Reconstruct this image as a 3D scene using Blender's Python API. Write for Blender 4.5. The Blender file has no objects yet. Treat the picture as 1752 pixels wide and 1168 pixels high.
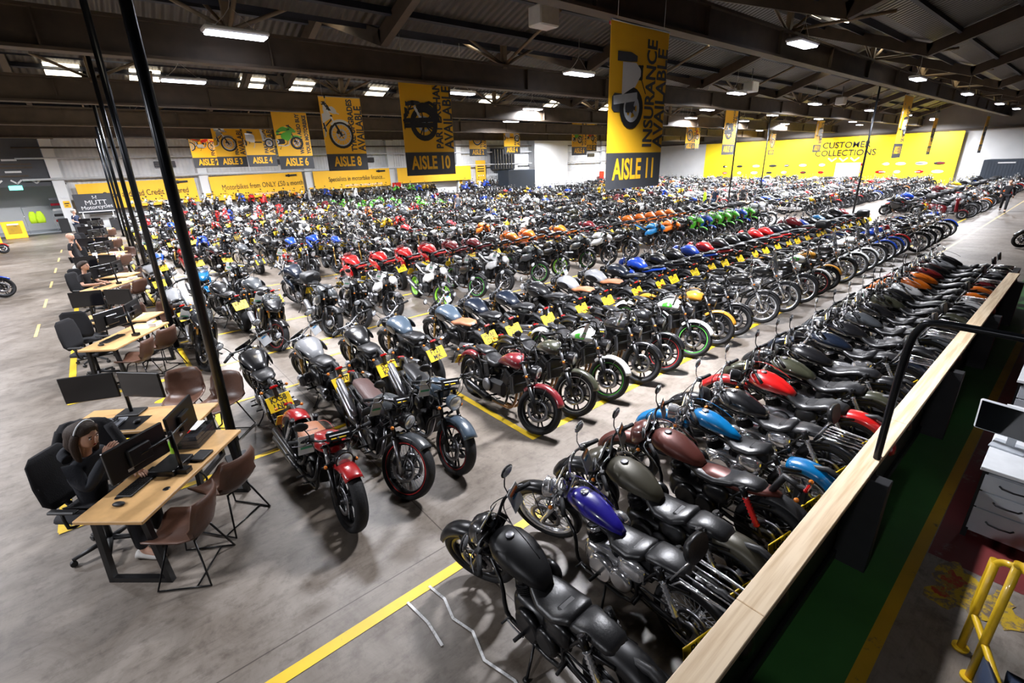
import bpy, math, random
from mathutils import Matrix, Vector
random.seed(7)
S = bpy.context.scene
COL = S.collection
# ---------------------------------------------------------------- camera, world, exposure
FPX = 814.4
YAW, PITCH, ROLL = 0.87714, 0.35794, -0.03288
CAMZ = 3.4
cy_, sy_, cp_, sp_ = math.cos(YAW), math.sin(YAW), math.cos(PITCH), math.sin(PITCH)
F_ = Vector((cy_*cp_, sy_*cp_, -sp_)); R0_ = Vector((sy_, -cy_, 0)); U0_ = R0_.cross(F_)
R_ = math.cos(ROLL)*R0_ + math.sin(ROLL)*U0_; U_ = -math.sin(ROLL)*R0_ + math.cos(ROLL)*U0_
cam = bpy.data.objects.new('camera', bpy.data.cameras.new('camera'))
cam.data.sensor_width = 36; cam.data.lens = FPX*36/1752
cam.data.clip_start = 0.05; cam.data.clip_end = 300
M = Matrix.Identity(4)
for i in range(3):
    M[i][0] = R_[i]; M[i][1] = U_[i]; M[i][2] = -F_[i]
M[0][3] = 0; M[1][3] = 0; M[2][3] = CAMZ
cam.matrix_world = M
COL.objects.link(cam); S.camera = cam
w = bpy.data.worlds.new('world'); S.world = w; w.use_nodes = True
w.node_tree.nodes['Background'].inputs[0].default_value = (0.6, 0.7, 0.9, 1)
w.node_tree.nodes['Background'].inputs[1].default_value = 0.06
S.view_settings.view_transform = 'Standard'; S.view_settings.look = 'None'
S.view_settings.gamma = 1; S.view_settings.use_curve_mapping = False
S.view_settings.exposure = 0.25
S.cycles.caustics_reflective = False; S.cycles.caustics_refractive = False
LAMP_W = 460.0      # every hanging lamp
LAMP_XY = [(15.0, 5.9), (26.4, 5.8), (36.2, 5.7), (46.7, 5.6), (54.3, 5.5), (2.9, 8.7), (6.4, 4.7),
    (3.12, 12.3), (13.1, 11.9), (23.4, 11.7), (33.0, 11.8), (42.4, 11.6), (51.8, 11.5), (61.0, 11.5),
    (3.05, 18.9), (12.2, 17.3), (19.0, 20.5), (29.6, 16.5), (38.7, 16.5), (47.5, 16.5), (56.0, 16.5),
    (3.0, 24.4), (11.4, 22.4), (24.4, 23.9), (34.3, 20.3), (42.2, 20.2), (51.0, 20.5), (60.0, 21.0),
    (2.85, 29.1), (17.5, 24.1), (15.8, 31.5), (23.0, 27.0), (38.5, 23.1), (50.9, 26.0), (60.5, 27.0),
    (2.7, 33.3), (8.5, 38.0), (19.0, 38.0), (30.0, 32.0), (42.2, 25.8), (50.0, 33.0), (60.0, 34.0),
    (2.6, 37.3), (30.0, 40.5), (41.0, 40.5), (52.0, 40.5), (10.0, 30.0),
    (-6.6, 0.0), (-6.6, 8.0), (-6.6, 17.0), (-6.6, 27.0), (-6.6, 37.0), (63.4, 12.0), (63.4, 18.0), (63.4, 24.0), (63.4, 30.0)]  # the closing lamps, by the yellow end wall, are added to brighten it
LAMP_Z = 6.05
def lamp_watts(x, y):
    if x > 62: return 450.
    if x > 35: return 700. if y < 6 else 1150.
    if x < -1: return 350. if y < 1 else (850. if y < 10 else 1200.)
    if (x, y) == (2.9, 8.7): return 330.
    if (x, y) == (6.4, 4.7): return 800.
    if y < 6 and x > 30: return 700.
    if y < 13 and x < 24: return 470.
    if x < 26 and y < 32: return 720.
    return 900.

# ---------------------------------------------------------------- materials
MATS = {}
def nd(nt, t, **k):
    n = nt.nodes.new(t)
    for a, b in k.items(): setattr(n, a, b)
    return n
def mat(name, col=(.5,.5,.5), rough=.5, metal=0., coat=0., var=.08, scale=8., bump=0., emit=0., objcol=False, trans=0., alpha=1., spec=.5, ecol=None):
    if name in MATS: return MATS[name]
    m = bpy.data.materials.new(name); m.use_nodes = True; nt = m.node_tree
    b = nt.nodes['Principled BSDF']; L = nt.links.new
    tc = nd(nt, 'ShaderNodeTexCoord'); no = nd(nt, 'ShaderNodeTexNoise'); no.inputs['Scale'].default_value = scale; no.inputs['Detail'].default_value = 4
    L(tc.outputs['Object'], no.inputs['Vector'])
    mr = nd(nt, 'ShaderNodeMapRange'); mr.inputs[3].default_value = 1-var*2; mr.inputs[4].default_value = 1+var*2
    L(no.outputs['Fac'], mr.inputs[0])
    mx = nd(nt, 'ShaderNodeVectorMath', operation='SCALE')
    if objcol:
        oi = nd(nt, 'ShaderNodeObjectInfo'); L(oi.outputs['Color'], mx.inputs[0])
    else:
        mx.inputs[0].default_value = col[:3]
    L(mr.outputs[0], mx.inputs['Scale']); L(mx.outputs[0], b.inputs['Base Color'])
    b.inputs['Roughness'].default_value = rough; b.inputs['Metallic'].default_value = metal
    b.inputs['Coat Weight'].default_value = coat; b.inputs['Coat Roughness'].default_value = .06
    b.inputs['Specular IOR Level'].default_value = spec
    if trans: b.inputs['Transmission Weight'].default_value = trans
    if alpha < 1: b.inputs['Alpha'].default_value = alpha
    if bump:
        bu = nd(nt, 'ShaderNodeBump'); bu.inputs['Strength'].default_value = bump; bu.inputs['Distance'].default_value = .01
        L(no.outputs['Fac'], bu.inputs['Height']); L(bu.outputs[0], b.inputs['Normal'])
    if emit:
        b.inputs['Emission Color'].default_value = tuple(ecol or col)[:3]+(1,); b.inputs['Emission Strength'].default_value = emit
    MATS[name] = m
    return m
mat('paint', objcol=True, rough=.3, coat=1., var=.02)
mat('paint_matte', objcol=True, rough=.42, metal=.3, var=.03)
PAL = dict(black=(.006,.006,.007), white=(.72,.72,.72), red=(.48,.008,.008), darkred=(.16,.01,.015), blue=(.01,.06,.45), cyan=(.0,.13,.33),
    navy=(.006,.010,.020), grey=(.05,.055,.06), silver=(.22,.225,.235), green=(.09,.45,.03), yellow=(.75,.48,.01), orange=(.75,.17,.01),
    olive=(.035,.036,.022), copper=(.085,.02,.014), purple=(.015,.01,.22), slate=(.055,.08,.11), gold=(.5,.22,.02))
for k, c in PAL.items(): mat('body_'+k, c, .3, coat=1., var=.02)
mat('rubber', (.009,.009,.010), .68, bump=.35, scale=60, spec=.35)
mat('black_metal', (.007,.007,.008), .30, .2)
mat('black_plastic', (.009,.009,.010), .5, bump=.1, scale=90)
mat('chrome', (.78,.78,.80), .16, .82, var=.03)
mat('steel', (.33,.33,.35), .33, 1.)
mat('alloy', (.22,.22,.235), .42, .9, bump=.1, scale=40)
mat('gold_metal', (.5,.3,.08), .3, .9)
mat('header', (.34,.19,.1), .3, 1.)
mat('seat_black', (.008,.008,.009), .36, bump=.12, scale=70)
mat('seat_brown', (.30,.115,.05), .5, bump=.18, scale=70)
mat('seat_maroon', (.075,.035,.03), .5, bump=.18, scale=70)
mat('lens', (.7,.72,.75), .08, .6, var=.2, scale=30)
mat('glass_dark', (.03,.035,.04), .06, coat=1.)
mat('screen_tint', (.22,.24,.26), .05, trans=.8, alpha=.55)
mat('lamp_red', (.35,.005,.005), .2, coat=1.)
mat('lamp_amber', (.6,.16,.01), .25, coat=1.)
mat('plate_yellow', (.85,.58,.015), .45)
mat('ink', (.01,.01,.01), .6)
mat('card', (.72,.74,.76), .6)
mat('card_blue', (.05,.25,.5), .6); mat('card_green', (.1,.45,.25), .6)
mat('stripe_green', (.08,.5,.05), .4); mat('stripe_red', (.45,.02,.02), .4); mat('stripe_white', (.6,.6,.6), .4); mat('rim_green', (.25,.6,.04), .4)
mat('spring_red', (.6,.02,.02), .35)
mat('oak', (.60,.36,.15), .42, var=.1, scale=14)
mat('monitor_black', (.01,.01,.011), .3)
mat('screen_off', (.006,.006,.008), .12, coat=.5)
mat('screen_lit', (.8,.85,.95), .3, emit=1.2)
mat('brown_leather', (.10,.047,.03), .42, bump=.15, scale=50)
mat('fabric_black', (.012,.012,.015), .9, bump=.4, scale=120)
mat('jean', (.03,.055,.11), .85, bump=.3, scale=120)
mat('tee_grey', (.16,.17,.19), .85); mat('tee_navy', (.015,.025,.06), .85)
mat('hivis', (.55,.8,.02), .7, var=.1)
mat('skin', (.60,.35,.25), .5, var=.06); mat('hair_dark', (.03,.016,.01), .7, bump=.6, scale=90); mat('hair_grey', (.35,.33,.3), .7)
mat('white_trim', (.68,.69,.70), .5); mat('shoe_white', (.6,.58,.55), .6)
mat('banner_yellow', (.92,.50,.02), .55, var=.02, scale=2)
mat('banner_dark', (.045,.048,.055), .55); mat('banner_light', (.8,.79,.74), .55)
mat('girder', (.065,.046,.03), .65, var=.25, scale=3, bump=.1)
mat('brace_tan', (.20,.145,.085), .5, var=.15, scale=5)
mat('purlin_dark', (.015,.018,.028), .6)
mat('pole_black', (.012,.014,.018), .28, .5)
mat('lamp_body', (.55,.56,.58), .4); mat('lamp_glow', (.86,.88,1.), .5, emit=9., ecol=(.84,.86,1.))
mat('skylight_glow', (1,.9,.72), .5, emit=5.5, ecol=(1,.88,.66))
mat('cable_white', (.5,.48,.45), .6)
mat('rail_yellow', (.72,.46,.02), .35, coat=.3, var=.08, bump=.2, scale=20)
mat('dark_blue_steel', (.03,.045,.085), .5)
mat('drawer_grey', (.47,.50,.54), .45); mat('drawer_top', (.72,.74,.76), .35)
mat('barrier_black', (.016,.016,.018), .45, var=.2)
mat('fire_red', (.6,.02,.015), .35, coat=.3); mat('container_blue', (.02,.03,.045), .5)
mat('sign_green', (.1,.8,.6), .5, emit=3., ecol=(.15,1,.75))
mat('paint_yellow_wall', (.93,.66,.01), .45, var=.04, scale=.4)
mat('clear_tray', (.05,.05,.055), .1, alpha=.65)

# ---------------------------------------------------------------- mesh kit
class MB:
    def __init__(s): s.v = []; s.f = []; s.m = []; s.s = []
    def face(s, idx, m, sm=True): s.f.append(tuple(idx)); s.m.append(m); s.s.append(sm)
    def add(s, o, T=None):
        k = len(s.v)
        s.v += [tuple(T @ Vector(p)) for p in o.v] if T is not None else list(o.v)
        s.f += [tuple(i+k for i in f) for f in o.f]; s.m += o.m; s.s += o.s
        return s
    def xf(s, T): s.v = [tuple(T @ Vector(p)) for p in s.v]; return s
    def box(s, c, d, m, R=None, b=0.):
        x, y, z = d[0]/2, d[1]/2, d[2]/2; c = Vector(c); b = min(b, x*.9, y*.9, z*.9)
        k = len(s.v); T = R or Matrix.Identity(3)
        if b <= 0:
            for sx, sy, sz in ((-1,-1,-1),(1,-1,-1),(1,1,-1),(-1,1,-1),(-1,-1,1),(1,-1,1),(1,1,1),(-1,1,1)):
                s.v.append(tuple(c + T @ Vector((sx*x, sy*y, sz*z))))
            for q in ((0,3,2,1),(4,5,6,7),(0,1,5,4),(1,2,6,5),(2,3,7,6),(3,0,4,7)): s.face([k+i for i in q], m, False)
            return s
        ids = {}
        for sx in (-1,1):
            for sy in (-1,1):
                for sz in (-1,1):
                    for a in range(3):
                        p = [sx*(x-b), sy*(y-b), sz*(z-b)]; p[a] = (sx*x, sy*y, sz*z)[a]
                        ids[sx,sy,sz,a] = len(s.v); s.v.append(tuple(c + T @ Vector(p)))
        def cyc(a, q):
            f = [ids[t] for t in q]
            n = (Vector(s.v[f[1]])-Vector(s.v[f[0]])).cross(Vector(s.v[f[2]])-Vector(s.v[f[0]]))
            ctr = sum((Vector(s.v[i]) for i in f), Vector())/len(f) - c
            if n.dot(ctr) < 0: f.reverse()
            s.face(f, m, False)
        for sg in (-1,1):
            cyc(0, [(sg,-1,-1,0),(sg,1,-1,0),(sg,1,1,0),(sg,-1,1,0)])
            cyc(0, [(-1,sg,-1,1),(1,sg,-1,1),(1,sg,1,1),(-1,sg,1,1)])
            cyc(0, [(-1,-1,sg,2),(1,-1,sg,2),(1,1,sg,2),(-1,1,sg,2)])
            for s2 in (-1,1):
                cyc(0, [(sg,s2,-1,0),(sg,s2,1,0),(sg,s2,1,1),(sg,s2,-1,1)])
                cyc(0, [(sg,-1,s2,0),(sg,1,s2,0),(sg,1,s2,2),(sg,-1,s2,2)])
                cyc(0, [(-1,sg,s2,1),(1,sg,s2,1),(1,sg,s2,2),(-1,sg,s2,2)])
                for s3 in (-1,1): cyc(0, [(sg,s2,s3,0),(sg,s2,s3,1),(sg,s2,s3,2)])
        return s
    def rings(s, R, m, caps=True, closed=False, sm=True):
        n = len(R[0]); k = len(s.v)
        for r in R: s.v += [tuple(p) for p in r]
        N = len(R)
        for i in range(N if closed else N-1):
            a = k+i*n; b = k+((i+1) % N)*n
            for j in range(n): s.face((a+j, a+(j+1) % n, b+(j+1) % n, b+j), m, sm)
        if caps and not closed:
            s.face([k+j for j in reversed(range(n))], m, False); s.face([k+(N-1)*n+j for j in range(n)], m, False)
        return s
    def tube(s, pts, r, m, n=8, smooth=0, caps=True, closed=False, flat=1.):
        P = [Vector(p) for p in pts]
        rs = list(r) if isinstance(r, (list, tuple)) else [r]*len(P)
        if smooth and len(P) > 2:
            Q = []; q = []
            for i in range(len(P)-1):
                a = P[max(i-1, 0)]; b = P[i]; c = P[i+1]; d = P[min(i+2, len(P)-1)]
                for t in range(smooth):
                    u = t/smooth
                    Q.append(.5*((2*b)+(c-a)*u+(2*a-5*b+4*c-d)*u*u+(3*b-a-3*c+d)*u**3)); q.append(rs[i]*(1-u)+rs[i+1]*u)
            Q.append(P[-1]); q.append(rs[-1]); P, rs = Q, q
        up = None; out = []
        for i, p in enumerate(P):
            if closed: t = P[(i+1) % len(P)]-P[i-1]
            else: t = P[min(i+1, len(P)-1)]-P[max(i-1, 0)]
            if t.length < 1e-9: t = Vector((0,0,1))
            t.normalize()
            if up is None:
                up = Vector((0,0,1)) if abs(t.z) < .9 else Vector((1,0,0))
            x = up - t*up.dot(t); 
            if x.length < 1e-6: x = t.orthogonal()
            x.normalize(); y = t.cross(x); up = x
            out.append([p + x*(math.cos(2*math.pi*j/n)*rs[i]) + y*(math.sin(2*math.pi*j/n)*rs[i]*flat) for j in range(n)])
        return s.rings(out, m, caps, closed)
    def cyl(s, a, b, r, m, n=12, r2=None, caps=True): return s.tube([a, b], [r, r if r2 is None else r2], m, n, caps=caps)
    def lathe(s, c, ax, prof, m, n=24, closed=False, caps=True, a0=0., sm=True):
        # prof: list of (dist along axis, radius)
        c = Vector(c); ax = Vector(ax).normalized(); x = ax.orthogonal().normalized(); y = ax.cross(x)
        R = []
        for h, r in prof:
            R.append([c+ax*h+x*(r*math.cos(2*math.pi*j/n+a0))+y*(r*math.sin(2*math.pi*j/n+a0)) for j in range(n)])
        return s.rings(R, m, caps, closed, sm)
    def loft(s, secs, m, n=16, T=None, caps=True):
        # secs: (x, z, halfwidth, halfheight up, exponent, half height down)
        R = []
        for q in secs:
            x, z, hw, hh = q[:4]; e = q[4] if len(q) > 4 else 2.2; hb = q[5] if len(q) > 5 else hh
            r = []
            for j in range(n):
                a = 2*math.pi*j/n; c, d = math.cos(a), math.sin(a)
                yy = hw*math.copysign(abs(c)**(2/e), c); zz = math.copysign(abs(d)**(2/e), d)*(hh if d >= 0 else hb)
                p = Vector((x, yy, z+zz)); r.append(T @ p if T is not None else p)
            R.append(r)
        return s.rings(R, m, caps)
    def ell(s, c, r, m, n=12, k=7):
        c = Vector(c); R = []
        for i in range(k):
            a = -math.pi/2 + math.pi*(i+.5)/k
            R.append([c+Vector((r[0]*math.cos(a)*math.cos(t), r[1]*math.cos(a)*math.sin(t), r[2]*math.sin(a))) for t in (2*math.pi*j/n for j in range(n))])
        return s.rings(R, m)
    def arc(s, c, r, hw, a0, a1, m, n=14, crown=.03, th=.006, lip=.03):
        # mudguard shell round a wheel centred c in the xz plane, angles in degrees from +x
        prof = [(-1, -lip), (-.85, 0), (-.45, crown*.8), (0, crown), (.45, crown*.8), (.85, 0), (1, -lip)]
        pr = [(y*hw, z) for y, z in prof] + [(y*(hw-th), z-th) for y, z in reversed(prof)]
        R = []
        for i in range(n+1):
            a = math.radians(a0+(a1-a0)*i/n); R.append([(c[0]+(r+z)*math.cos(a), c[1]+y, c[2]+(r+z)*math.sin(a)) for y, z in pr])
        return s.rings(R, m)
    def quad(s, a, b, c, d, m):
        k = len(s.v); s.v += [tuple(a), tuple(b), tuple(c), tuple(d)]; s.face((k, k+1, k+2, k+3), m, False); return s
    def mesh(s, name):
        names = []
        for x in s.m:
            if x not in names: names.append(x)
        me = bpy.data.meshes.new(name); me.from_pydata(s.v, [], s.f)
        for x in names: me.materials.append(MATS[x])
        ix = {x: i for i, x in enumerate(names)}
        me.polygons.foreach_set('material_index', [ix[x] for x in s.m]); me.polygons.foreach_set('use_smooth', s.s)
        me.update(); return me
def obj(name, mb, parent=None, loc=(0,0,0), rot=(0,0,0), **k):
    me = mb.mesh(name) if isinstance(mb, MB) else mb
    o = bpy.data.objects.new(name, me); COL.objects.link(o); o.location = loc; o.rotation_euler = rot
    if parent is not None: o.parent = parent
    for a, b in k.items(): o[a] = b
    return o
def thing(name, label, cat, loc=(0,0,0), rz=0., group=None):
    o = bpy.data.objects.new(name, None); COL.objects.link(o); o.empty_display_size = .1
    o.location = loc; o.rotation_euler = (0,0,rz); o['label'] = label; o['category'] = cat
    if group: o['group'] = group
    return o
def single(name, mb, label, cat, loc=(0,0,0), rot=(0,0,0), group=None):
    o = obj(name, mb, None, loc, rot); o['label'] = label; o['category'] = cat
    if group: o['group'] = group
    return o
def struct(name, mb, loc=(0,0,0)):
    o = obj(name, mb, None, loc); o['kind'] = 'structure'; return o
def text(s, size, m, T=None, sx=1., bold=0., space=1., align='CENTER'):
    c = bpy.data.curves.new('t', 'FONT'); c.body = s; c.size = size; c.offset = bold; c.align_x = align; c.align_y = 'CENTER'; c.space_character = space
    c.resolution_u = 3
    o = bpy.data.objects.new('t', c); me = bpy.data.meshes.new_from_object(o)
    b = MB(); b.v = [(v.co.x*sx, v.co.y, 0) for v in me.vertices]
    for p in me.polygons: b.face(p.vertices, m, False)
    bpy.data.objects.remove(o); bpy.data.curves.remove(c); bpy.data.meshes.remove(me)
    if T is not None: b.xf(T)
    return b
def TM(loc=(0,0,0), rx=0, ry=0, rz=0, s=1.):
    return Matrix.Translation(loc) @ Matrix.Rotation(rz, 4, 'Z') @ Matrix.Rotation(ry, 4, 'Y') @ Matrix.Rotation(rx, 4, 'X') @ Matrix.Scale(s, 4)
RX = lambda a: Matrix.Rotation(math.radians(a), 3, 'X')
RY = lambda a: Matrix.Rotation(math.radians(a), 3, 'Y')
RZ = lambda a: Matrix.Rotation(math.radians(a), 3, 'Z')
# ---------------------------------------------------------------- motorcycles
BASE = dict(wb=1.5, Rf=.33, Rr=.32, wf=.11, wr=.16, rake=30, wheel='cast', rim='black_metal', stripe=None, tank='tear', seat='twoup',
    engine='vtwin', pipes='dual', pipe='chrome', bars='drag', barm='black_metal', light='round', lightm='black_metal', fender='wrap',
    shock='twin', spring='chrome', fork='chrome', low='black_metal', ff=(25, 140), ffm='paint', rfm='paint', pm='paint', seatm='seat_black',
    steer=25, rack=False, screen=None, tag=True, plate=None, cyl='black_metal', case='alloy', backrest=False, topbox=False, faired=False, gauge=1)
KINDS = {
 'iron': dict(lift=-.12, pm='paint_matte', rfm='paint_matte', ffm='black_metal', seat='stepped', pipe='black_metal', light='nacelle', fork='black_metal', case='black_metal', rim='black_metal'),
 'bobber': dict(lift=-.12, wheel='wire', rim='chrome', Rf=.34, wf=.09, seat='solo2', bars='rise', barm='chrome', lightm='chrome', backrest=True, rack=True, emblem=True, tank='peanut', ffm='black_metal', rfm='black_metal', cyl='black_metal', case='chrome', low='chrome'),
 'cafe': dict(lift=-.12, pm='paint_matte', rfm='paint_matte', ffm='paint_matte', seat='cafe', light='nacelle', lightm='paint_matte', spring='spring_red', pipe='black_metal', fork='black_metal', fender='tail', case='black_metal'),
 'classic': dict(lift=-.12, tank='peanut', seat='solo', wheel='wire', rim='chrome', barm='chrome', lightm='chrome', low='chrome', case='chrome', bars='rise'),
 'roll': dict(lift=-.12, seat='tuck', pipe='black_metal', tank='tear', bars='rise', light='round'),
 'tour': dict(lift=-.12, seat='stepped', backrest=True, rack=True, pipe='chrome', bars='rise', barm='chrome', case='chrome'),
 'dark': dict(lift=-.12, seat='twoup', pipe='black_metal', case='black_metal', bars='drag', fork='black_metal'),
 'vulcan': dict(lift=-.04, rfm='black_metal', wb=1.58, wf=.12, Rf=.32, seat='solo2', tank='mid', engine='twin', pipes='low', pipe='black_metal', fork='alloy', fender='wrap', rake=31, bars='rise', case='black_metal', light='round', shock='mono'),
 'chromer': dict(wb=1.62, Rf=.345, wf=.1, wheel='many', rim='chrome', barm='chrome', fork='chrome', low='chrome', lightm='chrome', seat='stepped', tank='tear', ff=(20,150), bars='rise', case='chrome', screen=None, rake=33),
 'screener': dict(wb=1.62, Rf=.345, wf=.1, wheel='wire', rim='chrome', barm='chrome', fork='chrome', low='chrome', lightm='chrome', seat='stepped', screen='tall', ff=(20,150), bars='rise', case='chrome', rake=33),
 'scout': dict(lift=-.11, wb=1.56, Rf=.34, Rr=.33, wf=.14, wr=.17, seat='solo', seatm='seat_brown', light='round', lightm='black_metal', pipes='dual', pipe='black_metal', fork='chrome', ff=(60,150), engine='vtwin', case='black_metal', tank='tear'),
 'ftr': dict(wb=1.52, Rf=.345, Rr=.34, wf=.14, wr=.16, rake=26, wheel='wire', rim='black_metal', stripe='stripe_red', tank='mid', seat='flat', seatm='seat_maroon', engine='vtwin', pipes='up', pipe='steel', bars='flat', light='round', fender='tail', pm='paint_matte', ff=(55,130), fork='black_metal', low='steel', shock='mono', case='black_metal'),
 'ftr2': dict(wb=1.52, Rf=.33, Rr=.33, wf=.14, wr=.16, rake=26, wheel='cast', rim='black_metal', stripe='stripe_red', tank='mid', seat='flat', engine='vtwin', pipes='up', pipe='steel', bars='flat', light='round', lightm='paint', fender='tail', ff=(40,150), fork='black_metal', low='black_metal', shock='mono', case='black_metal'),
 'roadster': dict(lift=-.03, wb=1.49, Rf=.32, Rr=.33, wf=.13, wr=.18, rake=25, tank='road', seat='bench', engine='boxer', pipes='stack', pipe='steel', bars='flat', barm='alloy', light='round', fender='stub', fork='gold_metal', low='gold_metal', rim='black_metal', shock='mono', ff=(50,130), ffm='black_metal', rfm='black_metal', case='steel'),
 'roadstern': dict(wb=1.47, Rf=.32, Rr=.32, wf=.13, wr=.18, rake=25, tank='road', seat='bench', engine='four', pipes='side', pipe='steel', bars='flat', light='round', lightm='chrome', fender='stub', shock='twin', ff=(50,130)),
 'naked': dict(wb=1.44, Rf=.315, Rr=.32, wf=.13, wr=.18, rake=24, tank='angular', seat='tailup', engine='four', pipes='side', pipe='alloy', bars='flat', light='mask', fender='tail', fork='black_metal', low='black_metal', shock='mono', ff=(45,135), ffm='black_plastic', case='black_metal'),
 'sport': dict(wb=1.42, Rf=.31, Rr=.32, wf=.13, wr=.19, rake=24, tank='angular', seat='tailup', engine='four', pipes='side', pipe='alloy', bars='clip', light=None, faired=True, fender='tail', fork='gold_metal', low='black_metal', shock='mono', ff=(45,135), case='black_metal'),
 'adventure': dict(wb=1.54, Rf=.35, Rr=.33, wf=.11, wr=.16, rake=27, tank='tall', seat='bench', engine='twin', pipes='up', pipe='steel', bars='flat', barm='alloy', light='mask', fender='tail', wheel='wire', rim='alloy', screen='short', topbox=True, rack=True, ff=(50,135), beak=True, shock='mono', lift=.05),
 'scooter': dict(scooter=True, wb=1.3, Rf=.23, Rr=.23, wf=.11, wr=.13, rake=27),
}
TANKS = {
 'tear': [(-.10,.79,.045,.03),(-.02,.82,.10,.055),(.10,.85,.145,.085),(.22,.87,.165,.105),(.33,.88,.155,.105),(.42,.88,.115,.085),(.47,.875,.05,.04)],
 'peanut': [(-.12,.80,.03,.02),(-.04,.82,.065,.045),(.08,.85,.10,.075),(.20,.87,.12,.09),(.31,.88,.115,.09),(.39,.88,.09,.07),(.44,.875,.04,.035)],
 'mid': [(-.08,.79,.08,.05),(.0,.83,.11,.08),(.12,.87,.14,.11),(.25,.89,.155,.115),(.34,.88,.14,.10),(.42,.86,.07,.06)],
 'road': [(-.14,.79,.08,.06),(-.05,.82,.12,.09,2.6),(.08,.86,.165,.12,2.6),(.22,.88,.19,.135,2.6),(.34,.875,.185,.13,2.6),(.43,.86,.14,.11,2.5),(.48,.85,.07,.06)],
 'angular': [(-.16,.81,.07,.05,3),(-.06,.85,.11,.09,3),(.06,.91,.15,.11,3),(.2,.93,.185,.12,3),(.32,.90,.19,.11,3),(.42,.87,.12,.08,3)],
 'tall': [(-.16,.86,.09,.06,3),(-.05,.91,.13,.10,3),(.1,.97,.18,.14,3),(.24,.98,.22,.15,3),(.36,.94,.21,.14,3),(.46,.9,.12,.1,3)],
}
SEATS = {
 'twoup': [[(-.66,.80,.07,.025),(-.58,.82,.115,.045),(-.42,.815,.12,.05),(-.34,.79,.125,.05),(-.22,.745,.15,.045),(-.10,.74,.14,.045),(0,.775,.10,.04),(.05,.80,.06,.03)]],
 'stepped': [[(-.40,.79,.10,.04),(-.36,.80,.13,.05),(-.26,.745,.155,.045),(-.12,.735,.15,.045),(-.02,.77,.11,.04),(.04,.80,.06,.03)],[(-.72,.80,.06,.02),(-.66,.815,.10,.04),(-.52,.82,.11,.045),(-.42,.80,.125,.045),(-.385,.79,.11,.03)]],
 'tuck': [[(-.64+.04*i, .80+.02*math.sin(i*.45)-.055*math.exp(-((i-11)/4.)**2), .08+.075*math.sin(math.pi*min(1,(i+1)/17.)), .04+(.012 if i % 2 else 0)) for i in range(17)]],
 'solo': [[(-.42,.775,.06,.03),(-.38,.79,.12,.045),(-.26,.745,.155,.045),(-.12,.735,.15,.045),(-.02,.77,.10,.04),(.04,.80,.055,.025)]],
 'solo2': [[(-.38,.78,.08,.04),(-.34,.79,.13,.05),(-.24,.745,.155,.05),(-.1,.74,.14,.045),(0,.79,.07,.03)],[(-.70,.84,.06,.02),(-.64,.85,.10,.035),(-.5,.845,.12,.04),(-.40,.83,.12,.035),(-.37,.825,.09,.02)]],
 'cafe': [[(-.66,.83,.06,.03),(-.6,.84,.10,.04),(-.42,.82,.12,.045),(-.40,.80,.125,.045),(-.25,.755,.145,.045),(-.1,.75,.135,.045),(0,.78,.09,.04)]],
 'flat': [[(-.68,.86,.07,.03),(-.6,.87,.11,.04),(-.4,.85,.12,.045),(-.2,.82,.125,.045),(-.05,.81,.11,.045),(.02,.82,.07,.03)]],
 'bench': [[(-.62,.83,.07,.025),(-.54,.845,.12,.04),(-.36,.835,.13,.045),(-.30,.82,.135,.045),(-.18,.79,.145,.045),(-.06,.785,.12,.045),(.02,.80,.07,.03)]],
 'tailup': [[(-.36,.84,.09,.03),(-.30,.845,.13,.04),(-.18,.81,.14,.045),(-.04,.815,.12,.045),(.03,.84,.07,.03)],[(-.70,.95,.04,.015),(-.62,.94,.09,.03),(-.46,.91,.11,.035),(-.38,.88,.10,.03)]],
}
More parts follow.
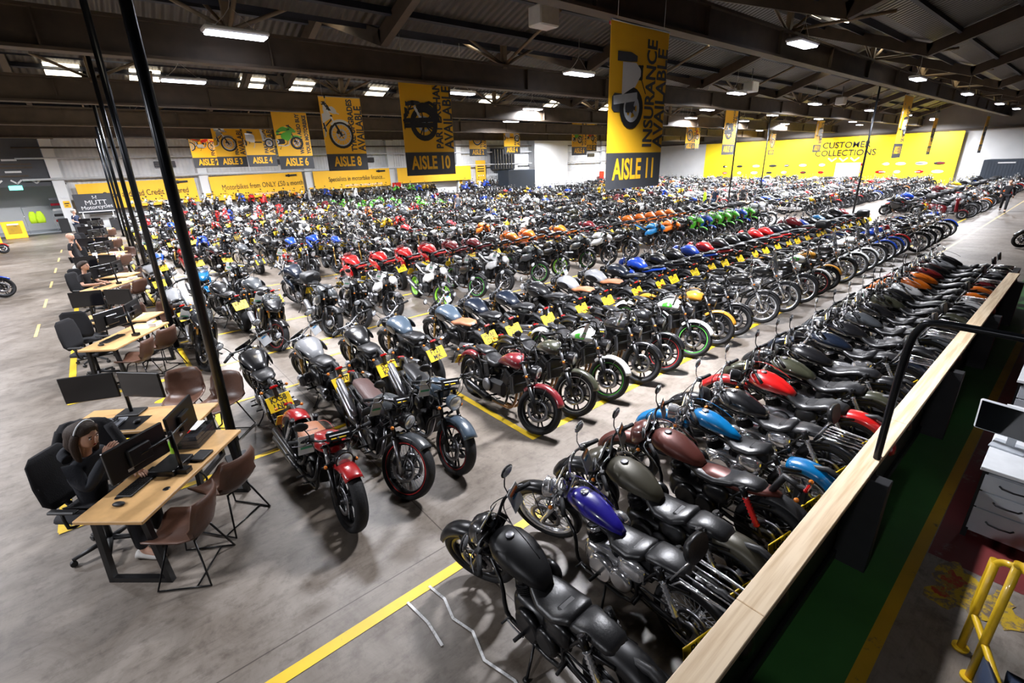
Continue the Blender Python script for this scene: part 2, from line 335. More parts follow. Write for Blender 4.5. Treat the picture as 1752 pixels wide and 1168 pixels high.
def wheel(c, R, wd, kind, rim, stripe, Q, disc=True, two=True):
    n = max(12, int(40*Q)); x, z = c[0], c[2]; rr = R-.075 if kind != 'wire' else R-.065
    ty = MB(); h = wd/2
    prof = [(-h*.62, rr), (-h*.95, rr+.02), (-h, R-.035), (-h*.75, R-.012), (-h*.3, R), (h*.3, R), (h*.75, R-.012), (h, R-.035), (h*.95, rr+.02), (h*.62, rr)]
    ty.lathe(c, (0,1,0), prof, 'rubber', n, closed=True)
    ri = MB(); g = h*.62
    ri.lathe(c, (0,1,0), [(-g, rr+.004), (-g, rr-.02), (-g*.5, rr-.03), (g*.5, rr-.03), (g, rr-.02), (g, rr+.004)], rim, n, closed=False, caps=False)
    ri.lathe(c, (0,1,0), [(g, rr+.004), (-g, rr+.004)], rim, n, caps=False)
    if stripe:
        for s in (-1, 1): ri.lathe(c, (0,1,0), [(s*(g+.003), rr+.006), (s*(g+.003), rr-.008)], stripe, n, caps=False)
    ri.lathe(c, (0,1,0), [(-h*.8, .02), (-h*.8, .045), (-.03, .05), (.03, .05), (h*.8, .045), (h*.8, .02)], 'alloy' if rim != 'chrome' else 'chrome', max(8, int(14*Q)))
    C = Vector(c)
    if kind == 'wire':
        k = max(10, int(36*Q))
        for i in range(k):
            a = 2*math.pi*i/k; b = a+(.35 if i % 2 else -.35); s = .035 if (i//2) % 2 else -.035
            ri.cyl(C+Vector((.045*math.cos(b), s, .045*math.sin(b))), C+Vector(((rr-.02)*math.cos(a), 0, (rr-.02)*math.sin(a))), .0028 if Q > .6 else .006, 'chrome' if rim == 'chrome' else 'steel', 3, caps=False)
    else:
        k = 5 if kind == 'cast' else 10; wd0 = .032 if kind == 'cast' else .012
        for i in range(k):
            for s in ((-1, 1) if kind == 'cast' else (0,)):
                a = 2*math.pi*i/k; b = a+s*.16
                p0 = C+Vector((.04*math.cos(a), 0, .04*math.sin(a))); p1 = C+Vector(((rr-.015)*math.cos(b), 0, (rr-.015)*math.sin(b)))
                ri.tube([p0, p1], [.016, .011] if kind == 'cast' else [.02, .012], rim, 4 if Q < .6 else 6)
    dm = MB()
    for s in ((-1, 1) if two else (1,)):
        if disc:
            y = s*(h*.62+.022)
            dm.lathe((x, y, z), (0,1,0), [(-.003, .105), (-.003, .15), (.003, .15), (.003, .105)], 'steel', max(10, int(28*Q)), closed=True)
            for i in range(5 if Q > .5 else 0):
                a = 2*math.pi*i/5; dm.cyl((x+.03*math.cos(a), y, z+.03*math.sin(a)), (x+.11*math.cos(a+.2), y, z+.11*math.sin(a+.2)), .008, 'black_metal', 4)
    return ty, ri, dm
def plate_mb(txt):
    b = MB(); b.box((0,0,0), (.012,.285,.20), 'plate_yellow', b=.004)
    if txt:
        for i, t in enumerate(txt.split()):
            b.add(text(t, .105, 'ink', TM((-.0075, 0, .045-.09*i), rx=math.pi/2, rz=-math.pi/2), sx=.78, bold=.002))
    else:
        for i in range(2):
            for j in range(4-i):
                for d in (-.008, .012): b.box((-.0068, .085-.055*j+d-.02*i, .045-.09*i), (.001,.008,.062), 'ink')
                b.box((-.0068, .087-.055*j-.02*i, .045-.09*i+.02*((j % 3)-1)), (.001,.02,.009), 'ink')
    return b
def bike(kind, Q=1., txt=None, **kw):
    o = dict(BASE); o.update(KINDS[kind]); o.update(kw); P = {}
    wb, Rf, Rr, wf, wr = o['wb'], o['Rf'], o['Rr'], o['wf'], o['wr']
    fa = Vector((wb/2, 0, Rf)); ra = Vector((-wb/2, 0, Rr)); rk = math.radians(o['rake']); lift = o.get('lift', 0)
    ud = Vector((-math.sin(rk), 0, math.cos(rk))); n8 = max(5, int(9*Q)); n16 = max(8, int(18*Q)); fine = Q > .6
    sc = o.get('scooter')
    def part(n, parent=None):
        b = MB(); P[n] = (b, parent); return b
    hx = fa + ud*((.86+lift-Rf)/ud.z)        # head, at tank height
    st = Matrix.Translation(hx) @ Matrix.Rotation(math.radians(o['steer']), 4, ud) @ Matrix.Translation(-hx)
    ty, ri, di = wheel(fa, Rf, wf, o['wheel'], o['rim'], o['stripe'], Q)
    P['front_wheel'] = (ri.xf(st), None); P['front_tyre'] = (ty.xf(st), 'front_wheel'); P['front_brake_disc'] = (di.xf(st), 'front_wheel')
    ty, ri, di = wheel(ra, Rr, wr, o['wheel'], o['rim'], o['stripe'], Q, two=False)
    P['rear_wheel'] = (ri, None); P['rear_tyre'] = (ty, 'rear_wheel'); P['rear_brake_disc'] = (di, 'rear_wheel')
    # fork
    b = part('fork'); fy = wf/2+.045; top = hx+ud*.10
    if not sc:
        for s in (-1, 1):
            d = Vector((0, s*fy, 0)); mid = fa+ud*.34
            b.cyl(fa+d-ud*.03, mid+d, .027, o['low'], n8+1); b.cyl(mid+d, top+d, .021, o['fork'], n8+1)
            if fine: b.cyl(mid+d-ud*.01, mid+d+ud*.02, .031, 'black_metal', n8)
            b.box(fa+Vector((-.09, s*(fy-.005), .07)), (.07,.035,.09), 'black_metal', RY(o['rake']), b=.01)
        for k in (.02, .2): b.box(top-ud*k, (.09, fy*2+.07, .028), 'black_metal' if o['barm'] != 'chrome' else 'chrome', RY(-o['rake']), b=.01)
        b.cyl(fa+Vector((0,-fy-.02,0)), fa+Vector((0,fy+.02,0)), .014, 'steel', n8)
    else:
        b.cyl(fa+Vector((0,.08,0)), fa+ud*.3+Vector((0,.06,0)), .03, 'black_metal', n8); b.cyl(fa+ud*.25, top, .03, 'black_metal', n8)
        b.cyl(fa+Vector((0,-.05,0)), fa+Vector((0,.1,0)), .015, 'steel', n8)
    b.xf(st)
    a0, a1 = o['ff']
    b = part('front_fender'); b.arc(fa, Rf+.022, wf/2+.022, a0, a1, o['ffm'], max(5, int(14*Q)), crown=.02, lip=.035)
    if fine:
        for s in (-1, 1):
            b.cyl(fa+Vector((0, s*fy, 0)), fa+Vector((.06, s*(wf/2+.02), Rf)), .006, 'black_metal', 4); b.cyl(fa+Vector((0, s*fy, 0)), fa+Vector((-.12, s*(wf/2+.02), Rf*.93)), .006, 'black_metal', 4)
    b.xf(st)
    # bars
    hb = part('handlebar'); mir = []; bm = o['barm']; c = top
    sh = {'drag': [(.0,.04,.04),(.02,.16,.06),(.0,.24,.08),(-.10,.40,.06)], 'rise': [(0,.05,.05),(-.01,.09,.16),(-.03,.2,.2),(-.14,.40,.15)],
          'ape': [(0,.06,.05),(-.02,.2,.25),(-.05,.3,.36),(-.14,.42,.32)], 'flat': [(0,.04,.06),(.0,.16,.09),(-.03,.26,.11),(-.09,.40,.10)],
          'clip': [(0,.1,-.04),(-.01,.16,-.03),(-.03,.24,-.03),(-.10,.34,-.05)]}[o['bars'] if not sc else 'rise']
    pl = [c+Vector((x, y, z)) for x, y, z in sh]; pr = [Vector((p.x, -p.y, p.z)) for p in pl]
    hb.tube(list(reversed(pr))+pl, .0125, bm, n8, smooth=3 if fine else 2)
    if o['bars'] in ('rise', 'flat', 'drag', 'ape'):
        for s in (-1, 1): hb.cyl(c+Vector((0, s*.045, -.02)), c+Vector((0, s*.045, sh[0][2]+.01)), .018, bm, n8)
    hb2 = MB()
    for q, s in ((pl, 1), (pr, -1)):
        d = (q[3]-q[2]).normalized(); g0 = q[3]-d*.13
        hb.cyl(g0, q[3]+d*.015, .019, 'rubber', n8); hb.box(g0-d*.035, (.05,.045,.05), 'black_plastic', b=.008)
        if fine: hb.tube([g0-d*.03+Vector((.03,0,0)), g0+d*.03+Vector((.07,0,-.01)), q[3]+Vector((.055,0,-.02))], .0055, 'alloy', 5, smooth=3)
        m = MB(); m0 = g0-d*.05; m1 = m0+Vector((.03, s*.05, .14)); m.tube([m0, m0+Vector((.03, s*.01, .07)), m1], .006, bm, 5, smooth=2)
        mp = m1+Vector((-.01, s*.03, .035))
        m.add(MB().ell((0,0,0), (.018,.07,.045), 'chrome' if bm == 'chrome' else 'black_plastic', max(8, n16-4), 6), TM(mp, rz=s*.2))
        m.add(MB().ell((-.008,0,0), (.013,.06,.037), 'lens', max(8, n16-4), 5), TM(mp, rz=s*.2)); mir.append(m)
    P['mirror_left'] = (mir[0].xf(st), None); P['mirror_right'] = (mir[1].xf(st), None)
    if fine:
        for s in (-1, 1): hb.tube([pl[2] if s > 0 else pr[2], c+Vector((.1, s*.12, .05)), c+Vector((.08, s*.09, -.15)), fa+ud*.3+Vector((.02, s*fy, 0))], .005, 'black_plastic', 4, smooth=4)
        for s in (-1, 1): hb.tube([pl[2] if s > 0 else pr[2], c+Vector((.05, s*.2, -.05)), c+Vector((-.1, s*.1, -.2)), c+Vector((-.2, s*.06, -.3))], .005, 'black_plastic', 4, smooth=4)
    hb.xf(st)
    # gauge and headlight
    if o['light'] and not sc:
        b = part('headlight'); L = hx+Vector((.13, 0, -.02)); n = max(10, int(22*Q)); lm = o['lightm']
        if o['light'] == 'mask':
            L = hx+Vector((.14,0,.04))
            b.loft([(L.x-.10, L.z+.03, .06,.07,2.8),(L.x-.02, L.z+.02,.10,.09,3),(L.x+.05, L.z-.01,.085,.07,3),(L.x+.085, L.z-.03,.045,.04,3)], 'paint', max(8, n16-4)); b.box((L.x+.055, 0, L.z-.045), (.07,.12,.045), 'lens', RY(-20), b=.01)
        else:
            b.lathe(L, (1,0,0), [(-.1,.03),(-.08,.06),(-.03,.085),(.03,.09),(.04,.093),(.045,.088)], lm, n)
            b.lathe(L, (1,0,0), [(.04,.086),(.05,.07),(.056,.035),(.058,.004)], 'lens', n)
            if o['light'] == 'nacelle': b.loft([(L.x-.16, L.z+.10,.10,.06),(L.x-.06, L.z+.06,.13,.10,2.2,.13),(L.x+.0, L.z+.02,.12,.10,2.2,.10),(L.x+.03, L.z+.01,.105,.1,2.2,.1)], 'paint', n16)
        b.xf(st)
    b = part('instrument_cluster'); gz = top+Vector((.03, 0, .05 if not sc else .02))
    gs = ((-.045,), (.045,)) if o['gauge'] == 2 else ((0,),)
    for (gy,) in gs:
        b.lathe(gz+Vector((0, gy, 0)), (-.5,0,1), [(-.03,.03),(-.02,.042),(.012,.045),(.014,.041)], 'chrome' if bm == 'chrome' else 'black_plastic', max(8, n16-2)); b.lathe(gz+Vector((0, gy, 0)), (-.5,0,1), [(.0142,.040),(.0146,.002)], 'glass_dark', 10)
    b.xf(st)
    # tank
    if sc:
        b = part('body_panel')
        b.loft([(-.80,.62,.05,.04),(-.7,.62,.13,.10,2.6,.16),(-.45,.60,.16,.11,2.6,.26),(-.2,.56,.16,.12,2.6,.3),(-.08,.5,.13,.15,2.6,.24),(-.02,.45,.08,.12,2.6,.2)], 'paint', n16)
        b.loft([(-.05,.27,.17,.03,3),(.3,.27,.17,.03,3)], 'black_plastic', 8)
        R = []
        for i in range(6):
            t = i/5; p = hx+Vector((.14*(1-t)-.02-.02*t, 0, .02-(.58*(1-t)) if False else -.56*(1-t)+.04)); hw = .2-.06*t
            p.x = .34+.12*(1-t)*0-.06*t+.06
            R.append([(p.x+.06, 0, p.z), (p.x+.04, hw*.6, p.z), (p.x-.02, hw, p.z), (p.x-.05, hw*.97, p.z), (p.x, 0, p.z), (p.x-.05, -hw*.97, p.z), (p.x-.02, -hw, p.z), (p.x+.04, -hw*.6, p.z)])
        b.rings(R, 'paint')
        b = part('headlight'); b.ell(top+Vector((.05,0,.02)), (.12,.13,.09), 'paint', n16); b.ell(top+Vector((.13,0,.01)), (.05,.08,.05), 'lens', 10); b.xf(st)
        b = part('seat'); b.loft([(-.72,.76,.08,.03),(-.6,.77,.13,.05),(-.35,.76,.15,.05),(-.2,.74,.14,.05),(-.08,.72,.08,.03)], o['seatm'], n16)
        b = part('engine'); b.box((-.5,.06,.28), (.45,.16,.2), 'alloy', b=.04); b.cyl((-.3,-.12,.3), (-.75,-.14,.36), .05, 'steel', n8+2)
    else:
        T = Matrix.Translation((0,0,lift)); b = part('fuel_tank'); tk = TANKS[o['tank']]
        secs = [tuple(q[:3])+(q[3],)+((q[4],) if len(q) > 4 else (2.3,))+(q[3]*.8,) for q in tk]
        b.loft(secs, o['pm'], max(10, int(22*Q)), T)
        if o['tank'] == 'road':
            for s in (-1, 1): b.add(MB().ell((0,0,0), (.2,.012,.075), 'black_metal', 12, 5), TM((.14, s*.186, .84), rz=s*.0))
        if fine and o['tank'] in ('tear', 'peanut', 'mid'): b.tube([(x, 0, z+h*1.0+.001) for x, z, w_, h in [q[:4] for q in tk[1:-1]]], .004, o['pm'], 4, smooth=2)
        cap = tk[len(tk)//2+1]; b = part('fuel_cap', 'fuel_tank'); b.lathe((cap[0]-.03, 0, cap[1]+cap[3]-.004+lift), (.08,0,1), [(0,.036),(.008,.036),(.012,.03),(.012,.002)], 'alloy' if o['barm'] != 'chrome' else 'chrome', max(8, n16))
        b = part('seat')
        for q in SEATS[o['seat']]:
            b.loft([tuple(t[:4])+((t[4] if len(t) > 4 else 2.5), t[3]*.8) for t in q], o['seatm'], max(8, int(16*Q)), T)
        if o.get('patch'):
            b = part('tank_flash', 'fuel_tank'); 
            for s in (-1, 1): b.loft([(.12,.86+lift,.006,.035),(.2,.885+lift,.010,.05),(.3,.89+lift,.008,.045),(.33,.89+lift,.004,.02)], o['patch'], 10, Matrix.Translation((0, s*.142, 0)))
        if o.get('emblem'):
            b = part('tank_emblem', 'fuel_tank'); b.box((.10,.0,.905+lift), (.07,.02,.006), 'card', RY(-8)); b.box((.10,.03,.90+lift), (.03,.02,.006), 'lamp_red', RY(-8)); b.box((.10,-.03,.90+lift), (.03,.02,.006), 'card', RY(-8))
        # mudguard / tail
        b = part('rear_fender'); fm = o['rfm']
        if o['fender'] == 'wrap': b.arc(ra, Rr+.05, wr/2+.025, 65, 172, fm, max(6, int(16*Q)), crown=.025, lip=.05)
        elif o['fender'] == 'stub': b.arc(ra, Rr+.06, wr/2+.01, 75, 130, 'black_plastic', 6, lip=.02); b.loft([(-.64,.80,.06,.02),(-.5,.80,.10,.035),(-.2,.76,.11,.05)], fm, 10)
        else:
            tz = .0 if o['seat'] == 'tailup' else -.06
            b.loft([(-.78,.90+tz,.03,.015),(-.66,.885+tz,.085,.035),(-.45,.84+tz,.11,.05),(-.2,.765,.115,.055),(-.08,.75,.09,.05)], fm, 12, T); b.arc(ra, Rr+.05, wr/2, 80, 130, 'black_plastic', 6, lip=.01)
        tw = {'wrap': (-1.11,.60), 'stub': (-1.05,.80), 'tail': (-.98,.80)}[o['fender']]
        if o['faired'] or o['tank'] == 'angular' or o['tank'] == 'tall':
            b = part('fairing')
            for s in (-1, 1):
                b.loft([(-.0,.62,.03,.05,2.4,.10),(.12,.66,.035,.12,2.4,.2 if o['faired'] else .08),(.3,.68,.04,.14,2.4,.3 if o['faired'] else .1),(.44,.74,.035,.12,2.4,.24 if o['faired'] else .08),(.52,.80,.02,.06,2.4,.1)], 'paint', 10, TM((0, s*.19, lift)))
            if o['faired']:
                b.loft([(.36,.98,.16,.05,2.6,.1),(.46,.96,.19,.08,2.6,.14),(.58,.91,.17,.08,2.6,.12),(.68,.86,.11,.06,2.6,.08),(.74,.83,.04,.03)], 'paint', n16)
                for s in (-1, 1): b.ell((.66, s*.075, .865), (.05,.035,.022), 'lens', 8, 5)
                b = part('windscreen'); b.loft([(.32,1.08,.11,.03,2,.0),(.42,1.08,.14,.04,2,.04),(.54,1.0,.13,.035,2,.04),(.62,.93,.08,.02,2,.03)], 'screen_tint', n16)
        if o.get('beak'): part('beak').loft([(.35,.93,.08,.03),(.55,.90,.07,.025),(.78,.82,.03,.012)], 'paint', 8, T)
        # engine
        b = part('engine'); cm = o['case']; cl = o['cyl']; e = o['engine']
        if e == 'vtwin':
            b.loft([(-.26,.38,.09,.10,3),(-.22,.38,.13,.13,3),(.14,.36,.13,.13,3),(.2,.36,.09,.10,3)], cm, n16)
            b.lathe((-.02,.13,.36), (0,1,0), [(0,.13),(.03,.125),(.05,.10)], cm, n16); b.lathe((-.2,.13,.37), (0,1,0), [(0,.11),(.03,.1),(.045,.07)], cm, n16)
            b.lathe((.06,-.12,.37), (0,-1,0), [(0,.11),(.025,.105),(.04,.06)], 'chrome' if cm == 'chrome' else cm, n16)
            for sx, an in ((.1, 24), (-.08, -24)):
                dd = Vector((math.sin(math.radians(an)), 0, math.cos(math.radians(an)))); p = Vector((sx, 0, .45)); k = 9 if fine else 3
                pf = []
                for i in range(k): h = .02*i*9/k; pf += [(h,.088 if True else 0),(h+.008*9/k,.088),(h+.008*9/k,.070),(h+.02*9/k,.070)]
                hs = 1.+min(0., lift)*2.4; p = p+Vector((0, 0, min(0., lift)*.25)); b.lathe(p, dd, [(h*hs, r) for h, r in pf+[(.2,.08),(.255,.07),(.265,.03)]], cl, max(8, int(14*Q)), sm=False)
                b.lathe(p+dd*.2*hs, dd, [(0,.082),(.05*hs,.075),(.07*hs,.03)], 'chrome' if cm in ('chrome', 'alloy') else cm, 10)
            b = part('air_filter'); b.lathe((.02,-.1,.62), (0,-1,0), [(0,.085),(.05,.09),(.07,.08),(.075,.03)], 'chrome' if cm == 'chrome' else 'black_metal', n16)
        elif e == 'boxer':
            b.loft([(-.22,.40,.10,.10,3),(-.15,.42,.14,.15,3),(.18,.42,.14,.15,3),(.27,.42,.09,.1,3)], 'black_metal', n16)
            for s in (-1, 1):
                k = 6 if fine else 2; pf = []
                for i in range(k): h = .016*i*6/k; pf += [(h,.085),(h+.007*6/k,.085),(h+.007*6/k,.066),(h+.016*6/k,.066)]
                b.lathe((.14, s*.12, .42), (0,s,-.05), pf, 'alloy', 12, sm=False); b.add(MB().box((0,0,0), (.15,.1,.17), cm, b=.03), TM((.14, s*.27, .41)))
        else:
            b.box((-.06,0,.37), (.42,.28,.24), cm, RY(-5), b=.05)
            for i in range(5 if fine else 2): b.box((.12+.012*i*(1 if fine else 2), 0, .50+.03*i*(1 if fine else 2)), (.2,.26 if e == 'four' else .2,.014 if fine else .03), 'black_metal', RY(25))
            b.box((.15,0,.56), (.16,.22,.14), 'black_metal', RY(25), b=.02); b.box((.19,0,.66), (.17,.25,.07), cm, RY(25), b=.02)
            for s in (-1, 1): b.lathe((-.12+.1*s, s*.14, .37), (0,s,0), [(0,.1),(.03,.095),(.045,.05)], cm if s > 0 else 'alloy', n16)
            r = part('radiator'); r.box((.33,0,.55), (.05,.3,.26), 'black_plastic', RY(-12), b=.01)
            for s in (-1, 1): r.box((.355,s*.13,.55), (.03,.02,.24), 'alloy', RY(-12))
        # pipes
        b = part('exhaust'); pm_ = o['pipe']; k = o['pipes']; y = -.16
        if k == 'dual':
            b.tube([(.16,-.05,.6),(.28,-.12,.56),(.30,y,.42),(.12,y-.01,.30),(-.2,y-.02,.28)], .024, pm_, n8, smooth=5 if fine else 3); b.tube([(-.12,-.05,.62),(-.06,-.13,.6),(-.0,y,.5),(-.12,y-.01,.38),(-.3,y-.02,.37)], .024, pm_, n8, smooth=5 if fine else 3)
            for z0, z1 in ((.28,.30), (.37,.40)): b.tube([(-.2,y-.02,z0),(-.3,y-.025,z0+.003),(-1.0,y-.03,z1+.01),(-1.02,y-.03,z1+.01)], [.025,.042,.045,.038], pm_, n8+3)
        elif k == 'up':
            b.tube([(.2,-.02,.58),(.33,-.08,.5),(.30,-.13,.3),(.05,-.15,.24),(-.2,-.16,.36),(-.36,-.17,.5)], .024, 'steel', n8, smooth=5 if fine else 3)
            for d in (0, .1): b.tube([(-.3,-.17-.0,.46+d),(-.38,-.19,.52+d),(-.80,-.2,.74+d),(-.82,-.2,.75+d)], [.025,.046,.048,.038], pm_, n8+4)
        elif k == 'stack':
            for s in (-1, 1): b.tube([(.2,s*.26,.36),(.28,s*.2,.25),(.1,.1*s,.18),(-.25,.12,.22),(-.4,.16,.3)], .022, 'steel', n8, smooth=5 if fine else 3)
            for d in (0, .1): b.tube([(-.3,.17,.28+d*.7),(-.4,.18,.33+d),(-.78,.2,.42+d),(-.8,.2,.42+d)], [.025,.045,.05,.04], pm_, n8+4); b.cyl((-.8,.2,.42+d), (-.803,.2,.42+d), .036, 'ink', n8)
        elif k == 'low': 
            for s in (.04, -.04): b.tube([(.22,s,.52),(.34,s,.42),(.3,s-.03,.2),(.1,s-.06,.16),(-.1,-.13,.17)], .02, 'header', n8, smooth=5 if fine else 3)
            b.tube([(-.1,-.14,.17),(-.18,-.16,.18),(-.62,-.2,.26),(-.7,-.2,.3)], [.03,.055,.055,.03], pm_, n8+3)
        else:
            for i in range(4 if fine else 2): s = .09-.06*i*(1 if fine else 3); b.tube([(.24,s,.56),(.37,s,.46),(.34,s*.9,.24),(.14,s*.5-.04,.17),(0,-.1,.18)], .018, 'header', n8, smooth=4 if fine else 2)
            b.tube([(0,-.1,.18),(-.2,-.13,.2),(-.36,-.16,.3)], .026, 'steel', n8, smooth=2); b.tube([(-.34,-.17,.28),(-.4,-.18,.31),(-.78,-.2,.46),(-.82,-.2,.475)], [.03,.052,.052,.04], pm_, n8+3, flat=1.2)
        # frame
        b = part('frame'); fm = 'black_metal'
        b.tube([hx-ud*.05, (.3,0,.74+lift), (-.05,0,.69+lift), (-.2,0,.67+lift)], .026, fm, n8, smooth=2)
        for s in (-1, 1):
            b.tube([hx-ud*.18+Vector((0,s*.03,0)), (.30,s*.12,.5), (.24,s*.14,.26), (.1,s*.13,.2), (-.3,s*.13,.22), (-.32,s*.12,.5), (-.2,s*.08,.66+lift)], .017, fm, n8, smooth=3 if fine else 1)
            b.tube([(-.15,s*.08,.69+lift), (-.45,s*.11,.70+lift), (-.74,s*.1,.76+lift if o['fender'] != 'wrap' else .66)], .014, fm, n8); b.tube([(-.33,s*.13,.4),(-.45,s*.115,.6),(-.55,s*.11,.73)], .013, fm, n8)
            b.cyl((-.0,s*.13,.29), (-.0,s*.27,.3), .014, 'rubber', 6); b.cyl((-.38,s*.13,.36), (-.40,s*.25,.38), .012, 'rubber', 6)
            if fine: b.tube([(-.02,s*.2,.29),(.1,s*.2,.28),(.16,s*.2,.3)], .007, 'alloy', 5); b.cyl((.16,s*.18,.3), (.16,s*.25,.3), .009, 'rubber', 5)
            if o['engine'] in ('four', 'twin') : b.box((-.3,s*.12,.56), (.12,.02,.2), 'black_plastic', RY(-20), b=.008)
            if o['engine'] == 'vtwin': b.loft([(-.4,.62,.02,.07),(-.33,.62,.035,.1),(-.22,.6,.035,.1),(-.16,.6,.02,.06)], 'black_metal' if o['barm'] != 'chrome' else 'chrome', 10, TM((0,s*.115,lift*.8)))
        b.box((-.33,0,.58), (.2,.16,.2), 'black_plastic', b=.02)
        b = part('swingarm')
        for s in (-1, 1): b.tube([(-.28,s*.11,.38), ra+Vector((.3,s*(wr/2+.05),.03)), ra+Vector((-.04,s*(wr/2+.05),0))], .024, 'black_metal' if o['low'] != 'alloy' else 'alloy', n8, flat=.7)
        b.cyl(ra+Vector((0,-wr/2-.07,0)), ra+Vector((0,wr/2+.07,0)), .015, 'steel', n8)
        if fine: b.lathe(ra+Vector((0,wr/2+.025,0)), (0,1,0), [(0,.09),(.006,.09),(.006,.04)], 'steel', 20); b.tube([ra+Vector((0,wr/2+.03,.09)), (-.25,.12,.42), (-.2,.12,.36), (-.25,.12,.31), ra+Vector((0,wr/2+.03,-.09))], .009, 'black_metal', 4)
        for s, nm in ((1, 'shock_absorber_left'), (-1, 'shock_absorber_right')) if o['shock'] == 'twin' else ((0, 'shock_absorber'),):
            b = part(nm); yy = s*(wr/2+.07)
            p0 = Vector((-wb/2+.03, yy, Rr+.03)); p1 = Vector((-.50, yy*.85, .73)) if s else Vector((-.3,0,.66))
            if not s: p0 = Vector((-.42,0,.36))
            b.cyl(p0, p1, .012, 'steel', 6); dd = (p1-p0); ln = dd.length; k = 9 if fine else 4
            b.lathe(p0+dd*.18, dd, [q for i in range(k) for q in ((ln*.62*i/k,.02),(ln*.62*(i+.5)/k,.031))], o['spring'], 8); b.cyl(p0+dd*.8, p1, .028, 'black_metal', 8)
    if sc: tw = (-.86,.6)
    b = part('tail_light'); b.box((tw[0]+.03,0,tw[1]+.09), (.035,.10,.035), 'lamp_red', b=.012)
    b.box((tw[0]+.07,0,tw[1]+.02), (.1,.05,.16), 'black_plastic', b=.01)
    if not sc: b.tube([(tw[0]+.05,0,tw[1]+.06),(tw[0]+.2,0,tw[1]+.12),(-.66,0,.76+lift)], .03, 'black_plastic', 6)
    pm2 = plate_mb(txt); T = TM((tw[0]-.005, 0, tw[1]-.12), ry=math.radians(34))
    if o.get('sideplate'): T = TM((-.90, .23, .40), ry=math.radians(8), rz=math.radians(-12))
    pb = MB(); pb.add(pm2, T); P['number_plate'] = (pb, None)
    for s, sn in ((1, 'left'), (-1, 'right')):
        b = part('rear_indicator_'+sn); b.cyl((tw[0]+.06,s*.05,tw[1]+.06), (tw[0]+.05,s*.13,tw[1]+.06), .008, 'black_metal', 5); b.ell((tw[0]+.05,s*.15,tw[1]+.06), (.022,.02,.02), 'lamp_amber', 10, 5)
        b = part('front_indicator_'+sn); q = hx+Vector((.06, 0, -.09)); b.cyl(q+Vector((0,s*.06,0)), q+Vector((.01,s*.14,0)), .008, 'black_metal', 5); b.ell(q+Vector((.02,s*.155,0)), (.022,.02,.02), 'lamp_amber', 10, 5); b.xf(st)
    b = part('side_stand'); b.tube([(-.05,.12,.22),(-.08,.2,.1),(-.12,.28,.035)], .011, 'black_metal', 6); b.cyl((-.14,.285,.03), (-.10,.285,.03), .02, 'black_metal', 6)
    if o['rack'] and not sc:
        b = part('luggage_rack'); zr = .86+lift
        for i in range(5): b.tube([(-.66,(i-2)*.055,zr),(-1.0,(i-2)*.055,zr-.01)], .006, 'chrome' if o['barm'] == 'chrome' else 'black_metal', 6)
        b.tube([(-.62,.13,zr-.08),(-.68,.13,zr),(-1.0,.12,zr-.01),(-1.02,0,zr-.01),(-1.0,-.12,zr-.01),(-.68,-.13,zr),(-.62,-.13,zr-.08)], .008, 'chrome' if o['barm'] == 'chrome' else 'black_metal', 6)
    if o['backrest']:
        b = part('backrest'); b.loft([(-.0,0,.12,.09,3),(.05,0,.11,.08,3)], 'seat_black', 12, TM((-.72,0,.97)) @ Matrix.Rotation(.25,4,'Y')); 
        for s in (-1, 1): b.tube([(-.6,s*.12,.68),(-.68,s*.12,.85),(-.72,s*.09,.93)], .008, 'chrome', 6)
    if o['topbox']: part('top_box').loft([(-1.1,1.0,.16,.10,4),(-1.06,1.0,.2,.14,4),(-.76,1.0,.2,.14,4),(-.72,1.0,.17,.11,4)], 'black_plastic', 12)
    if o['screen']:
        b = part('windscreen'); H = .42 if o['screen'] == 'tall' else .22; R = []
        for i in range(6):
            t = i/5; hw = .22*(1-.35*t*t); x0 = .10-.16*t
            ring = [(hx.x+x0-.25*((j/6-.5)*2)**2*.35, hw*(j/6-.5)*2, hx.z+.04+H*t) for j in range(7)]
            R.append(ring+[(x-.005, y, z) for x, y, z in reversed(ring)])
        b.rings(R, 'screen_tint'); b.xf(st)
    if o['tag']:
        b = part('price_card'); q = top+Vector((-.02,.0,.08)) if not sc else top
        q = Vector((pr[3].x+.06, -.27, q.z-.05)); b.box(q, (.003,.15,.21), 'card', RY(8))
        for i, mm in enumerate(('lamp_amber','card_blue','card_green')): 
            for s in (-1, 1): b.box(q+Vector((s*.0025,-.0,.07-.05*i)), (.001,.11 if i != 1 else .07,.022), mm, RY(8))
        b.xf(st)
        if not sc:
            b = part('show_card'); q = top+Vector((.05,.02,.09)); b.box(q, (.004,.26,.085), 'monitor_black', RY(-35))
            for i in range(2): b.box(q+Vector((.004+.01*i, -.01*i, .012-.03*i)), (.002,.20-.05*i,.012), 'plate_yellow' if i else 'card', RY(-35))
            b.xf(st)
    return P
STD = {'wheel': ('front_wheel','front_tyre','front_brake_disc')}
MERGE1 = {'front_wheel': ('front_wheel','front_tyre','front_brake_disc'), 'rear_wheel': ('rear_wheel','rear_tyre','rear_brake_disc'),
    'fork': ('fork','front_fender','front_indicator_left','front_indicator_right'), 'handlebar': ('handlebar','mirror_left','mirror_right','instrument_cluster','price_card','show_card'),
    'fuel_tank': ('fuel_tank','fuel_cap','tank_flash','tank_emblem'), 'seat': ('seat','backrest'), 'engine': ('engine','air_filter','radiator','exhaust','frame','swingarm','side_stand','shock_absorber','shock_absorber_left','shock_absorber_right'),
    'rear_fender': ('rear_fender','tail_light','rear_indicator_left','rear_indicator_right','luggage_rack'), 'body_panel': ('body_panel','fairing','beak','top_box'), 'headlight': ('headlight',), 'windscreen': ('windscreen',), 'number_plate': ('number_plate',)}
